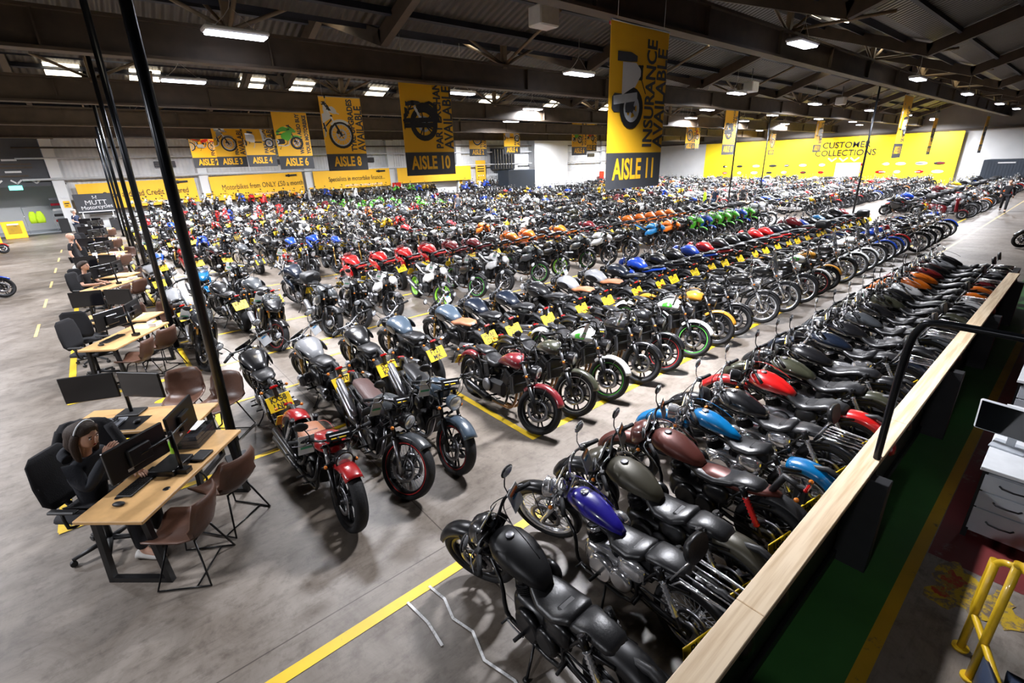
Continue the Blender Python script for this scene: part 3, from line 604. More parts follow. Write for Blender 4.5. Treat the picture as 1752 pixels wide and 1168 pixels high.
SHORT = {'front_tyre': 'tyre', 'rear_tyre': 'tyre', 'front_brake_disc': 'brake_disc', 'rear_brake_disc': 'brake_disc', 'mirror_left': 'mirror', 'mirror_right': 'mirror',
    'shock_absorber_left': 'shock_absorber', 'shock_absorber_right': 'shock_absorber', 'rear_indicator_left': 'indicator_lamp', 'rear_indicator_right': 'indicator_lamp',
    'front_indicator_left': 'indicator_lamp', 'front_indicator_right': 'indicator_lamp'}
CACHE = {}
def template(kind, lod, **kw):
    key = (kind, lod, tuple(sorted(kw.items())))
    if key in CACHE: return CACHE[key]
    P = bike(kind, {0: 1., 1: .75, 2: .5, 3: .32}[lod], **kw)
    if lod == 0: T = {n: (b.mesh(SHORT.get(n, n)), p) for n, (b, p) in P.items()}
    elif lod == 1:
        T = {}
        for n, src in MERGE1.items():
            b = MB()
            for q in src:
                if q in P: b.add(P[q][0])
            if b.v: T[n] = (b.mesh(n), None)
    else:
        b = MB()
        for q, (x, _) in P.items(): b.add(x)
        T = b if lod == 3 else b.mesh('motorcycle')
    CACHE[key] = T; return T
NB = [0]
def place_bike(kind, lod, x, y, hd, col, label, group=None, lean=-7., seatm=None, **kw):
    # (x, y): centre between the wheels; hd: heading in degrees
    T = template(kind, lod, **kw); c = tuple(PAL.get(col, col))+(1,)
    rot = Matrix.Rotation(math.radians(hd), 4, 'Z') @ Matrix.Rotation(math.radians(lean), 4, 'X')
    name = 'scooter' if kind == 'scooter' else 'motorcycle'
    if lod == 2:
        o = bpy.data.objects.new(name, T)
    else: o = bpy.data.objects.new(name, None); o.empty_display_size = .2
    COL.objects.link(o); o.matrix_world = Matrix.Translation((x, y, .004)) @ rot; o.color = c
    o['label'] = label; o['category'] = 'scooter' if kind == 'scooter' else 'motorcycle'
    if group: o['group'] = group
    if lod == 2: return o
    made = {}
    for n, (me, par) in T.items():
        ch = bpy.data.objects.new(SHORT.get(n, n), me); COL.objects.link(ch); ch.parent = made[par] if par else o; ch.color = c; made[n] = ch
        if n == 'seat' and seatm: ch.material_slots[0].link = 'OBJECT'; ch.material_slots[0].material = MATS[seatm]
    return o
# ---------------------------------------------------------------- setting: floor, walls, roof
def concrete():
    m = bpy.data.materials.new('concrete'); m.use_nodes = True; nt = m.node_tree; b = nt.nodes['Principled BSDF']; L = nt.links.new
    g = nd(nt, 'ShaderNodeNewGeometry')
    def noise(sc, det, rg, dist=0., out='Fac', sx=None):
        n = nd(nt, 'ShaderNodeTexNoise'); n.inputs['Scale'].default_value = sc; n.inputs['Detail'].default_value = det; n.inputs['Roughness'].default_value = rg; n.inputs['Distortion'].default_value = dist
        if sx:
            mp = nd(nt, 'ShaderNodeMapping'); mp.inputs['Scale'].default_value = sx; mp.inputs['Rotation'].default_value = (0,0,.6); L(g.outputs['Position'], mp.inputs[0]); L(mp.outputs[0], n.inputs['Vector'])
        else: L(g.outputs['Position'], n.inputs['Vector'])
        return n.outputs[out]
    def ramp(f, a, b_, c0, c1):
        r = nd(nt, 'ShaderNodeValToRGB'); r.color_ramp.elements[0].position = a; r.color_ramp.elements[1].position = b_
        r.color_ramp.elements[0].color = c0+(1,); r.color_ramp.elements[1].color = c1+(1,); L(f, r.inputs[0]); return r.outputs[0]
    def mul(a, c):
        x = nd(nt, 'ShaderNodeMix', data_type='RGBA', blend_type='MULTIPLY'); x.inputs[0].default_value = 1; L(a, x.inputs[6]); L(c, x.inputs[7]); return x.outputs[2]
    c = ramp(noise(.35, 6, .6, .6), .3, .72, (.125,.102,.080), (.275,.243,.212))
    c = mul(c, ramp(noise(1.6, 8, .7, 1.), .32, .6, (.62,.58,.54), (1,1,1)))
    c = mul(c, ramp(noise(7, 6, .7), .30, .5, (.6,.57,.55), (1,1,1)))
    c = mul(c, ramp(noise(2.2, 10, .75, 0, sx=(1,7,1)), .33, .5, (.72,.7,.68), (1,1,1)))
    bk = nd(nt, 'ShaderNodeTexBrick'); bk.offset = 0; bk.inputs['Scale'].default_value = 1; bk.inputs['Mortar Size'].default_value = .006; bk.inputs['Brick Width'].default_value = 6.1; bk.inputs['Row Height'].default_value = 6.1
    bk.inputs['Color1'].default_value = bk.inputs['Color2'].default_value = (1,1,1,1); bk.inputs['Mortar'].default_value = (.35,.32,.3,1)
    mp = nd(nt, 'ShaderNodeMapping'); mp.inputs['Location'].default_value = (4.26, -3.2, 0); L(g.outputs['Position'], mp.inputs[0]); L(mp.outputs[0], bk.inputs['Vector'])
    c = mul(c, bk.outputs[0]); L(c, b.inputs['Base Color'])
    rr = nd(nt, 'ShaderNodeMapRange'); rr.inputs[3].default_value = .30; rr.inputs[4].default_value = .58; L(noise(1.1, 7, .7, .8), rr.inputs[0]); L(rr.outputs[0], b.inputs['Roughness'])
    bu = nd(nt, 'ShaderNodeBump'); bu.inputs['Strength'].default_value = .12; bu.inputs['Distance'].default_value = .01; L(noise(14, 8, .7), bu.inputs['Height']); L(bu.outputs[0], b.inputs['Normal'])
    MATS['concrete'] = m
def worn(name, col, under=(.2,.17,.15), amt=.42, scale=9., rough=.45):
    m = bpy.data.materials.new(name); m.use_nodes = True; nt = m.node_tree; b = nt.nodes['Principled BSDF']; L = nt.links.new
    g = nd(nt, 'ShaderNodeNewGeometry'); n = nd(nt, 'ShaderNodeTexNoise'); n.inputs['Scale'].default_value = scale; n.inputs['Detail'].default_value = 9; n.inputs['Roughness'].default_value = .75; L(g.outputs['Position'], n.inputs['Vector'])
    r = nd(nt, 'ShaderNodeValToRGB'); r.color_ramp.elements[0].position = amt-.05; r.color_ramp.elements[1].position = amt+.03; r.color_ramp.elements[0].color = under+(1,); r.color_ramp.elements[1].color = col+(1,); L(n.outputs['Fac'], r.inputs[0])
    n2 = nd(nt, 'ShaderNodeTexNoise'); n2.inputs['Scale'].default_value = 2.; n2.inputs['Detail'].default_value = 6; L(g.outputs['Position'], n2.inputs['Vector'])
    mr = nd(nt, 'ShaderNodeMapRange'); mr.inputs[3].default_value = .6; mr.inputs[4].default_value = 1.35; L(n2.outputs['Fac'], mr.inputs[0])
    v = nd(nt, 'ShaderNodeVectorMath', operation='SCALE'); L(r.outputs[0], v.inputs[0]); L(mr.outputs[0], v.inputs['Scale']); L(v.outputs[0], b.inputs['Base Color']); b.inputs['Roughness'].default_value = rough
    MATS[name] = m
concrete()
worn('line_yellow', (.80,.53,.02), amt=.34); worn('line_pale', (.66,.5,.2), amt=.42, scale=14); worn('line_mustard', (.42,.25,.015), (.12,.09,.05), .38, 6)
worn('green_floor', (.035,.13,.03), (.05,.055,.04), .33, 5); worn('red_floor', (.15,.025,.025), (.2,.15,.14), .40, 3); worn('chalk', (.62,.62,.62), (.35,.34,.33), .45, 25)
worn('yellow_patch', (.5,.33,.02), (.16,.12,.09), .5, 9); worn('red_patch', (.4,.05,.02), (.3,.2,.04), .5, 9); worn('kerb_mat', (.05,.05,.055), (.1,.1,.1), .4, 30)
def corr(name, col, vert=True, period=.2, var=.15, strength=.6):
    m = mat(name, col, .5, var=var, scale=1.5); nt = m.node_tree; L = nt.links.new
    g = nd(nt, 'ShaderNodeNewGeometry'); w_ = nd(nt, 'ShaderNodeTexWave'); w_.bands_direction = 'X'; w_.inputs['Scale'].default_value = 1/period/3.2; L(g.outputs['Position'], w_.inputs['Vector'])
    bu = nd(nt, 'ShaderNodeBump'); bu.inputs['Strength'].default_value = strength; bu.inputs['Distance'].default_value = .05; L(w_.outputs['Fac'], bu.inputs['Height']); L(bu.outputs[0], nt.nodes['Principled BSDF'].inputs['Normal'])
corr('cladding_white', (.60,.61,.62), period=.25); corr('roof_sheet', (.05,.042,.034), period=.22, strength=1.); mat('wall_white', (.66,.67,.67), .55, var=.05, scale=1.)
mat('wall_dark', (.02,.022,.026), .8); mat('gable_grey', (.24,.22,.20), .7, var=.15, scale=.6)
X0, X1, Y0, Y1 = -14., 66., -6., 44.8
b = MB(); b.box(((X0+X1)/2, (Y0+Y1)/2, -.15), (X1-X0+.4, Y1-Y0+.4, .3), 'concrete'); struct('floor', b)
def strip(name, pts, wd, m, z=.004):
    b = MB(); P = [Vector((x, y, 0)) for x, y in pts]; L_, R = [], []
    for i, p in enumerate(P):
        t = (P[min(i+1, len(P)-1)]-P[max(i-1, 0)]).normalized(); n = Vector((-t.y, t.x, 0))*wd/2
        L_.append(p+n); R.append(p-n)
    k = [tuple((q.x, q.y, z)) for q in L_+R]; b.v = k; N = len(P)
    for i in range(N-1): b.face((i, N+i, N+i+1, i+1), m, False)
    return struct(name, b)
LN = [0]
def line(pts, wd=.1, m='line_yellow', z=.004):
    LN[0] += 1; return strip('floor_line_%d' % LN[0], pts, wd, m, z)
line([(-2, 2.92), (17, 2.92)], .10); line([(18, 3.06), (60, 3.06)], .06, 'line_pale')
line([(3.62, 4.04), (27.3, 4.10)], .10, z=.005); line([(3.66, 4.0), (3.66, 6.1)], .09, z=.006); line([(29.5, 4.1), (34, 4.1)], .08)
line([(-1.0, 9.88), (26, 10.25)], .07); line([(.62, 6.1), (3.0, 6.1)], .08); line([(.62, 8.0), (3.0, 8.0)], .06); line([(2.3, 8.9), (2.3, 9.6), (3.0, 9.6)], .05); line([(2.3, 8.9), (3.0, 8.9)], .05)
for y in (12.0, 16.3, 20.3, 22.4, 26.4, 28.5, 32.5, 34.6): line([(.7, y), (26, y)], .07)
for a, c in ((6.03, 7.87), (9.84, 13.75), (16.1, 20.2), (22.2, 26.2), (28.3, 32.2)):
    line([(-1.06, a), (-1.06, c)], .10, z=.006); line([(-1.1, a), (.62, a)], .08, z=.007); line([(-1.1, c), (.62, c)], .08, z=.007); line([(.63, a), (.63, c)], .08, z=.008)
for i in range(6): line([(-1.76, 15+3.4*i), (-1.76, 16.3+3.4*i)], .06, 'line_pale')
for k_, ps in enumerate(([(1.17,2.88),(1.2,2.6),(1.18,2.36)], [(1.39,2.9),(1.42,2.7),(1.37,2.5),(1.42,2.3),(1.35,2.06),(1.42,1.8),(1.35,1.5)], [(-1.36,7.65),(-1.30,7.35),(-1.25,7.14),(-1.21,6.96),(-1.21,6.80)])):
    strip('chalk_mark_%d' % (k_+1), ps, .022, 'chalk', .009)
strip('walkway_green', [(-4, .50), (40, .50)], .46, 'green_floor', .003); strip('walkway_edge_line', [(-4, .245), (40, .245)], .095, 'line_mustard', .006)
strip('walkway_inner_line', [(-4, .735), (15.5, .735)], .03, 'line_mustard', .006)
strip('office_red_floor', [(4.95, -1.4), (30, -1.4)], 3.18, 'red_floor', .002)
def blob(name, cx, cy, rx, ry, m, z, sd):
    r = random.Random(sd); n = 28; b = MB(); ph = [r.random()*6 for _ in range(4)]
    b.v = [(cx+rx*(1+.25*math.sin(3*t+ph[0])+.15*math.sin(7*t+ph[1]))*math.cos(t), cy+ry*(1+.25*math.sin(4*t+ph[2])+.15*math.sin(9*t+ph[3]))*math.sin(t), z) for t in (2*math.pi*i/n for i in range(n))]
    b.face(range(n), m, False); struct(name, b)
blob('floor_patch_1', 4.62, -.05, .30, .17, 'yellow_patch', .004, 1); blob('floor_patch_2', 4.72, -.02, .12, .07, 'red_patch', .005, 2); blob('floor_patch_3', 4.5, .03, .06, .05, 'red_patch', .0055, 3); blob('floor_patch_4', 4.6, -.3, .2, .14, 'yellow_patch', .0045, 4); blob('floor_patch_5', .15, 8.9, .14, .16, 'line_yellow', .0045, 6)
# walls
def wallbox(name, c, d, m): b = MB(); b.box(c, d, m); return struct(name, b)
wallbox('wall_back', ((X1-1.6)/2, Y1+.15, 1.1), (X1+1.6, .3, 2.2), 'wall_white')
wallbox('wall_back_upper', ((X1-1.6)/2, Y1+.15, 5.6), (X1+1.6, .3, 6.8), 'cladding_white'); wallbox('wall_back_dark', ((X0-1.6)/2, Y1+.15, 7.5), (-1.6-X0, .3, 3.0), 'wall_dark')
wallbox('wall_left', (X0-.15, (Y0+Y1)/2, 4.5), (.3, Y1-Y0, 9), 'wall_dark')
wallbox('wall_right', (X1+.15, (Y0+Y1)/2, 4.5), (.3, Y1-Y0, 9), 'wall_white')
wallbox('wall_right_gable', (X1-.06, (Y0+Y1)/2, 7.2), (.12, Y1-Y0, 4.1), 'gable_grey'); wallbox('trim_9', (X1-.2, (Y0+Y1)/2, 5.12), (.3, Y1-Y0, .16), 'girder')
wallbox('wall_front', ((X0+X1)/2, Y0-.15, 4.5), (X1-X0, .3, 9), 'wall_dark')
# yellow partition wall at the far end with its lettering
b = MB(); b.box((0,0,0), (.2, 26.4, 5.0), 'paint_yellow_wall'); YW = obj('wall_customer_collections', b, None, (65.6, 22.9, 2.5)); YW['kind'] = 'structure'
tw = MB()
def far(s, y, z, size, m='ink', sx=1., bold=.0): return text(s, size, m, Matrix.Translation((65.46, y, z)) @ Matrix.Rotation(-math.pi/2, 4, 'Z') @ Matrix.Rotation(math.pi/2, 4, 'X'), sx, bold)
tw.add(far('CUSTOMER', 19.5, 4.15, .9, bold=.006)); tw.add(far('COLLECTIONS', 19.5, 3.32, .9, bold=.006)); tw.v = [(x-.02, y, z) for x, y, z in tw.v]
for i in range(3):
    for s in (-1, 1): tw.box((65.48, 20.6-1.1*i+s*.2, 2.65), (.02,.55,.14), 'white_trim', RX(s*40))
obj('wall_lettering', tw, YW).matrix_parent_inverse = Matrix.Translation((65.6, 22.9, 2.5)).inverted()
lg = MB(); rr = random.Random(5)
for i, y in enumerate([10.9, 12.6, 14.2, 15.6, 17.6, 21.6, 23.5, 25.4, 27.2, 29.0, 31.0, 33.]):
    for z in (2.1, 1.3):
        q = rr.choice(['white_trim','lamp_red','ink','white_trim']); w_ = rr.uniform(.5,1.1)
        lg.add(MB().ell((0,0,0), (.012, w_/2, .16), q, 14, 5), TM((65.49, y+rr.uniform(-.2,.2), z)))
        lg.box((65.475, y, z), (.01, w_*.6, .06), rr.choice(['white_trim','ink','lamp_red']))
obj('brand_badges', lg, YW).matrix_parent_inverse = Matrix.Translation((65.6, 22.9, 2.5)).inverted()
b = MB(); b.box((65.47, 18.9, 1.25), (.06, 2.4, 2.1), 'white_trim'); struct('door_1', b)
b = MB(); b.box((0,0,1.2), (4,4.6,2.4), 'container_blue', b=.03); 
for i in range(22): b.box((-2.01, -2.2+.2*i, 1.2), (.05,.1,2.2), 'container_blue')
for y in (-1.2, .8): b.box((-2.05, y, 2.15), (.02,1.1,.1), 'white_trim')
single('storage_container', b, 'dark blue site container against the white wall right of the yellow wall', 'container', (62.5, 4.9, 0))
# back wall pillars, rails, vents
for i in range(10):
    x = -.9+7.85*i if i else -1.35
    b = MB(); b.box((x, Y1-.2, 3.0), (.62, .36, 6.0), 'wall_white', b=.02); b.box((x, Y1-.2, 5.9), (.9,.4,.25), 'girder'); b.box((x, Y1-.2, 6.3), (.3,.3,.9), 'girder'); struct('pillar_back_%d' % (i+1), b)
    b = MB(); b.box((x+.05, Y1-.40, 1.75), (.34,.02,.42), 'banner_yellow'); b.box((x+.05, Y1-.415, 1.8), (.24,.01,.07), 'ink'); b.box((x+.02, Y1-.415, 1.66), (.16,.01,.05), 'ink')
    b.box((x+.05, Y1-.40, 2.2), (.34,.02,.14), 'white_trim'); single('pillar_notice', b, 'small orange notice on back wall pillar %s' % ['by the shop entrance','between the first two finance banners','right of the monthly price banner','by the first fire point','left of the blue stores','right of the black door','right of the white bay','right of the small banners','near the yellow wall end','beside the yellow wall'][i], 'sign')
    if 0 < i: b = MB(); b.box((x-2.2, Y1-.05, 4.1), (1.3,.1,.42), 'wall_dark'); [b.box((x-2.2, Y1-.12, 3.93+.1*k), (1.25,.04,.03), 'steel') for k in range(4)]; struct('wall_vent_%d' % i, b)
for k_, z in enumerate((3.35, 4.62, 5.25)):
    b = MB(); b.tube([(-3, Y1-.45, z), (X1, Y1-.45, z)], .05 if z > 4.5 else .07, 'white_trim' if z < 5 else 'girder', 6); struct('trim_%d' % (k_+1), b)
def onwall(s, x, z, size, m='ink', sx=1., y=Y1-.62, bold=0.): return text(s, size, m, Matrix.Translation((x, y, z)) @ Matrix.Rotation(math.pi/2, 4, 'X'), sx, bold)
def wallbanner(x0, x1, z0, z1, s1, s2, label, tilt=0., blank=False):
    t = thing('wall_banner', label, 'banner', ((x0+x1)/2, Y1-.57, z0)); t.rotation_euler = (0, -tilt, 0)
    b = MB(); n = 24
    fr = [((x0-x1)/2+(x1-x0)*i/n, .02*math.sin(i*1.3), .0) for i in range(n+1)]
    R = [[(x, y-.012, 0), (x, y-.012, z1-z0), (x, y+.012, z1-z0), (x, y+.012, 0)] for x, y, _ in fr]; b.rings(R, 'banner_yellow', sm=False); obj('banner_sheet', b, t)
    if not blank:
        tb = text(s1, .56, 'ink', Matrix.Translation((.35, -.05, (z1-z0)*.52)) @ Matrix.Rotation(math.pi/2, 4, 'X'), .72, 0.); obj('lettering', tb, t)
        tb = text(s2, .3, 'banner_light', Matrix.Translation((.9, -.05, (z1-z0)*.16)) @ Matrix.Rotation(math.pi/2, 4, 'X'), .72); obj('small_lettering', tb, t)
        b = MB(); b.box(((x1-x0)/2-.9, -.05, (z1-z0)-.22), (.9,.02,.14), 'ink'); b.ell(((x1-x0)/2-1.1, -.06, (z1-z0)-.22), (.12,.01,.12), 'ink', 8, 4); obj('printed_mark', b, t)
wallbanner(-.55, 6.3, 1.35, 3.05, 'Good and Bad Credit Covered', 'our lenders can help you ride away', 'yellow wall banner reading Good and Bad Credit Covered', .02)
wallbanner(7.25, 14.2, 1.45, 3.2, 'Motorbikes from ONLY £50 a month', 'low rate representative example', 'yellow wall banner reading Motorbikes from ONLY £50 a month', .02)
wallbanner(15.1, 22.3, 1.75, 3.3, 'Specialists in motorbike finance...', 'even for riders who struggle to get credit', 'yellow wall banner reading Specialists in motorbike finance', .01)
wallbanner(23.1, 31.8, 1.9, 3.3, '', '', 'plain yellow wall banner hung behind the AISLE 10 sign', 0, True)
t = thing('framed_banner', 'black banner on a white frame reading MUTT Motorcycles', 'banner', (.15, Y1-.7, 1.15))
b = MB(); b.box((0,0,.55), (2.1,.05,1.3), 'banner_dark', b=.01); obj('banner_sheet', b, t)
tb = text('MUTT', .42, 'white_trim', Matrix.Translation((.05,-.04,.62)) @ Matrix.Rotation(math.pi/2, 4, 'X'), 1.05, 0.); tb.add(text('Motorcycles', .34, 'white_trim', Matrix.Translation((.05,-.04,.33)) @ Matrix.Rotation(math.pi/2, 4, 'X') @ Matrix.Rotation(.06, 4, 'Z'), 1., .002)); obj('lettering', tb, t)
b = MB(); 
for s in (-1, 1): b.box((s*.09+.05,-.04,1.02), (.05,.01,.1), 'white_trim'); b.box((s*.06+.05,-.04,.92), (.14,.01,.03), 'white_trim', RY(s*35))
b.box((0,.0,.05), (2.0,.3,.06), 'white_trim'); 
for s in (-1, 1): b.box((s*.8,.0,-.55), (.06,.3,1.2), 'white_trim')
obj('crest_and_stand', b, t)
b = MB(); b.box((0,0,0), (1.3,.02,2.4), 'banner_yellow'); 
for i in range(3): b.box((0,-.02,.6-.25*i), (.9,.01,.1), 'ink')
for i in range(3): b.box((-.3+.3*i,-.02,-.35), (.12,.01,.12), 'white_trim', RY(45))
single('wall_pennant', b, 'yellow pennant with dark writing on the back wall beyond the AISLE 10 sign', 'banner', (33.2, Y1-.5, 2.6))
# stores and doors in the back wall
b = MB(); b.box((37.5, Y1-1.5, 1.35), (4.0, 1.9, 2.7), 'container_blue', b=.03); single('blue_store', b, 'dark blue plywood store against the white back wall', 'storage unit')
b = MB(); b.box((40.6, Y1-.2, 1.15), (1.7,.3,2.3), 'wall_dark'); 
for s in (-1, 1): b.box((40.6+s*.42, Y1-.37, 1.5), (.24,.03,.7), 'glass_dark')
struct('door_2', b)
b = MB(); b.box((43.6, Y1-.5, 3.0), (5.6, 1.0, 6.0), 'wall_white'); struct('wall_back_bay', b)
b = MB(); b.box((36.5, Y1-.3, 3.9), (3.2,.4,2.2), 'wall_dark'); [b.box((35.2+.4*i, Y1-.55, 3.9), (.05,.05,2.0), 'steel') for i in range(7)]; struct('stair_recess', b)
for k_, x in enumerate((22.9, 53.5)):
    t = thing('fire_point', 'red fire extinguisher point on the %s' % ('pillar by the finance banner' if k_ == 0 else 'back wall right of the white bay'), 'fire point', (x, Y1-.8, 0))
    b = MB(); b.box((0,.2,1.0), (.9,.05,2.0), 'fire_red', b=.01); obj('backboard', b, t)
    for s in (-1, 1):
        b = MB(); b.lathe((s*.22,0,.35), (0,0,1), [(0,.1),(.0,.11),(.6,.11),(.68,.06),(.75,.03)], 'fire_red', 12); b.box((s*.22,-.02,1.14), (.05,.12,.08), 'black_plastic'); obj('extinguisher', b, t)
# shop entrance at the left end of the back wall
b = MB(); b.box((-7.85, Y1-.1, 4.55), (12.3,.2,3.2), 'banner_dark'); struct('wall_shop_fascia', b)
t = thing('fascia_lettering', 'faint orange lettering and white chevrons on the dark shop fascia', 'sign', (-3.3, Y1-.23, 3.0))
b = MB()
for z, w_, m_ in ((1.55,.7,'white_trim'),(1.3,1.9,'girder'),(1.1,1.9,'girder'),(.85,.75,'white_trim'),(.6,1.3,'girder')): b.box((0,0,z), (w_,.02,.11), m_)
obj('lettering', b, t); b = MB()
for i in range(3):
    for s in (-1, 1): b.box((-.9+.9*i+s*.12,0,.25), (.36,.02,.09), 'white_trim', RY(s*-40))
obj('chevrons', b, t)
wallbox('wall_shop_back', (-6.5, Y1+3.2, 1.5), (13, .2, 3.2), 'wall_white'); wallbox('shop_ceiling', (-7, Y1+1.6, 3.05), (12, 3.4, .1), 'wall_dark'); wallbox('wall_shop_right', (-1.5, Y1+1.7, 1.5), (.2, 3.2, 3.0), 'drawer_grey'); wallbox('shop_floor', (-7, Y1+1.6, .0), (12, 3.4, .02), 'drawer_grey')
wallbox('shop_pier', (-6.8, Y1-.1, 1.5), (1.8,.3,3.0), 'wall_dark'); wallbox('wall_shop_left', (-12.5, Y1+.1, 1.5), (3.,.3,3.0), 'wall_dark')
wallbox('door_mat', (-4.6, Y1-1.1, .01), (5.6, .9, .015), 'kerb_mat')
b = MB(); b.box((0,0,0), (.62,.06,.26), 'sign_green'); single('exit_sign', b, 'lit green exit sign over the shop entrance', 'sign', (-3.45, Y1-.24, 2.9))
t = thing('clothes_rail', 'rail of bright yellow and green safety jackets inside the shop entrance', 'clothes rail', (-2.9, Y1+.3, 0))
b = MB(); b.tube([(-.7,0,0),(-.7,0,1.7),(.7,0,1.7),(.7,0,0)], .02, 'chrome', 6); obj('rail_frame', b, t)
for i in range(2):
    b = MB(); b.loft([(-.45,0,.05,.2,3),(-.2,0,.08,.24,3),(.1,0,.07,.2,3),(.3,0,.05,.1,3)], 'hivis', 12, TM((-.3+.35*i,0,1.1), ry=-math.pi/2, rz=.3)); obj('jacket', b, t)
for i in range(5):
    b = MB(); b.box((0,0,0), (.5,.3,.16), ['lamp_red','black_plastic','white_trim','lamp_red','tee_grey'][i], b=.02); single('shop_stock_box', b, ['red boxed item on the shop rack','black boxed item on the shop rack','white boxed item on the shop rack','lower red boxed item on the shop rack','grey boxed item on the shop rack'][i], 'box', (-1.9, Y1+.6, .7+.35*i), group='stock on the shop rack')
b = MB(); b.box((0,0,.5), (1.0,.6,1.0), 'banner_yellow', b=.02); b.box((0,-.31,.55), (.6,.01,.5), 'line_mustard'); b.box((0,-.32,.85), (.5,.01,.08), 'white_trim'); single('yellow_counter', b, 'yellow counter box with panels at the shop entrance', 'counter', (-4.05, Y1-2.2, 0), (0,0,.1))
b = MB(); b.box((0,0,.5), (1.0,.6,1.0), 'banner_yellow', b=.02); b.box((0,-.31,.5), (.7,.01,.3), 'ink'); single('yellow_counter', b, 'yellow counter box at the very left edge behind the red motorcycle', 'counter', (-4.9, Y1-5.5, 0), (0,0,.1))
b = MB(); b.box((0,0,.45), (.5,.4,.9), 'black_plastic', b=.02); single('litter_bin', b, 'black bin at the foot of the pillar by the shop entrance', 'bin', (-1.75, Y1-1.0, 0))
# roof: valley gutters over the beams, ridges midway
VAL = [-3.2+8*i for i in range(7)]
def roofz(y):
    u = ((y-VAL[0]) % 8)/8; return 6.75+1.35*(1-abs(2*u-1))
b = MB()
ys = []
for v in VAL[:-1]: ys += [v, v+4]
ys = [-7.2]+ys+[44.8]
for i in range(len(ys)-1):
    a, c = ys[i], ys[i+1]; za, zc = roofz(a+1e-4), roofz(c-1e-4); k = len(b.v)
    b.v += [(X0-.3,a,za),(X1+.3,a,za),(X1+.3,c,zc),(X0-.3,c,zc),(X0-.3,a,za+.1),(X1+.3,a,za+.1),(X1+.3,c,zc+.1),(X0-.3,c,zc+.1)]
    for q in ((0,1,2,3),(7,6,5,4),(0,4,5,1),(2,6,7,3),(1,5,6,2),(3,7,4,0)): b.face([k+j for j in q], 'roof_sheet', False)
struct('ceiling', b)
BEAMS = [(-1.2,6.2),(7.0,6.0),(13.3,5.62),(20.8,5.5),(28.8,5.45),(36.8,5.4)]
for i, (y, z) in enumerate(BEAMS):
    b = MB(); b.box((26, y, z+.36), (80,.10,.62), 'girder'); b.box((26, y, z+.03), (80,.32,.06), 'girder'); b.box((26, y, z+.69), (80,.32,.06), 'girder')
    for k in range(20): b.box((-12+4*k, y, z+.36), (.03,.3,.6), 'girder')
    struct('beam_%d' % (i+1), b)
for i, v in enumerate(VAL[:-1]):
    for j, s in enumerate((0, 4)):
        a = v+s; c = a+4; sl = math.atan2(roofz(c-1e-4)-roofz(a+1e-4), 4); b = MB()
        for k in range(10): b.box((-9+7.85*k, (a+c)/2, (roofz(a+1e-4)+roofz(c-1e-4))/2-.26), (.2, 4.3, .36), 'girder', Matrix.Rotation(sl, 3, 'X'))
        struct('rafter_%d' % (i*2+j+1), b); b = MB()
        for k in range(3):
            y = a+.7+1.3*k; b.box((26, y, roofz(y)-.09), (80,.09,.16), 'purlin_dark', Matrix.Rotation(sl, 3, 'X'))
        struct('purlin_%d' % (i*2+j+1), b)
for i, (y, z) in enumerate(BEAMS[1:]):
    b = MB()
    for k in range(10):
        x = -6.9+7.85*k+(2.3 if i % 2 else 0); zt = min(roofz(y)-.1, z+3); zt = max(zt, z+.9)
        b.box((x, y, (z+.6+zt)/2+.2), (.16,.14,zt-z-.2), 'brace_tan')
        for s in (-1, 1):
            b.tube([(x+s*.1, y, z+.75), (x+s*2.6, y+.05, z+1.9)], .045, 'brace_tan', 6); b.tube([(x, y+s*.1, z+.75), (x+s*.1, y+s*2.6, min(z+1.9, roofz(y+s*2.6)-.2))], .045, 'brace_tan', 6)
        b.tube([(x+2.6, y+.05, z+1.9), (x+5.25, y+.05, z+1.9)], .05, 'brace_tan', 6)
    struct('truss_%d' % (i+1), b)
# skylights
n_ = 0
for y, xs in ((15.2, (-4,-1.5,5.9,8.0,11.2,13.2,17.9,22.6,28,31,36,40)), (10.1,(13.7,19.,1.5,24.6,30)), (21.8,(-2,1.5,10,19,24,30,36)), (27.0,(.4,3.0,7.1,9.4,13.4,21.2,27,33,39)), (6.9,(25.5,32.,19.2,40)), (37.3,(2,8,14,21,29,36,44))):
    for x in xs:
        n_ += 1; z0 = roofz(y-.45); z1 = roofz(y+.45); b = MB(); k = (z1-z0)/.9
        b.box((x, y, (z0+z1)/2-.06), (1.05,.9,.03), 'skylight_glow', Matrix.Rotation(math.atan(k), 3, 'X'))
        o = struct('window_%d' % n_, b); o['label'] = 'roof light'; del o['label']
# red beacon
b = MB(); b.lathe((0,0,0), (0,0,-1), [(0,.06),(.05,.09),(.16,.08),(.2,.03)], 'fire_red', 12); single('alarm_beacon', b, 'small red alarm beacon under the roof above the AISLE 11 banner', 'alarm', (11.0, 8.9, 6.75))
# slim black columns beside the desks
for i, (x, y) in enumerate(((.60,6.25),(.60,11.7),(.75,18.2),(.8,24.2),(.9,31.),(.95,37.5))):
    t = thing('support_pole', 'tall black pole standing at the %s desk bay' % ['first','second','third','fourth','fifth','sixth'][i] + (' beside the seated woman' if i == 0 else ' counting from the seated woman'), 'pole', (x, y, 0))
    b = MB(); b.cyl((0,0,0), (0,0,6.9), .055, 'pole_black', 16); obj('pole_shaft', b, t); b = MB(); b.box((0,0,.01), (.24,.24,.02), 'pole_black'); obj('base_plate', b, t); t.rotation_euler = (0, .020, 0)
for i, (x, y, z0) in enumerate(((28.5, 7.6, 1.0),(30.2, 14.8, 1.0),(41.0,17.6,1.0))):
    b = MB(); b.cyl((0,0,0), (0,0,6.9), .045, 'pole_black', 10); single('support_pole', b, 'thin black pole rising from the %s' % ('far end of the row facing the barrier','work station in the cross aisle','rows beyond the cross aisle')[i], 'pole', (x, y, 0))
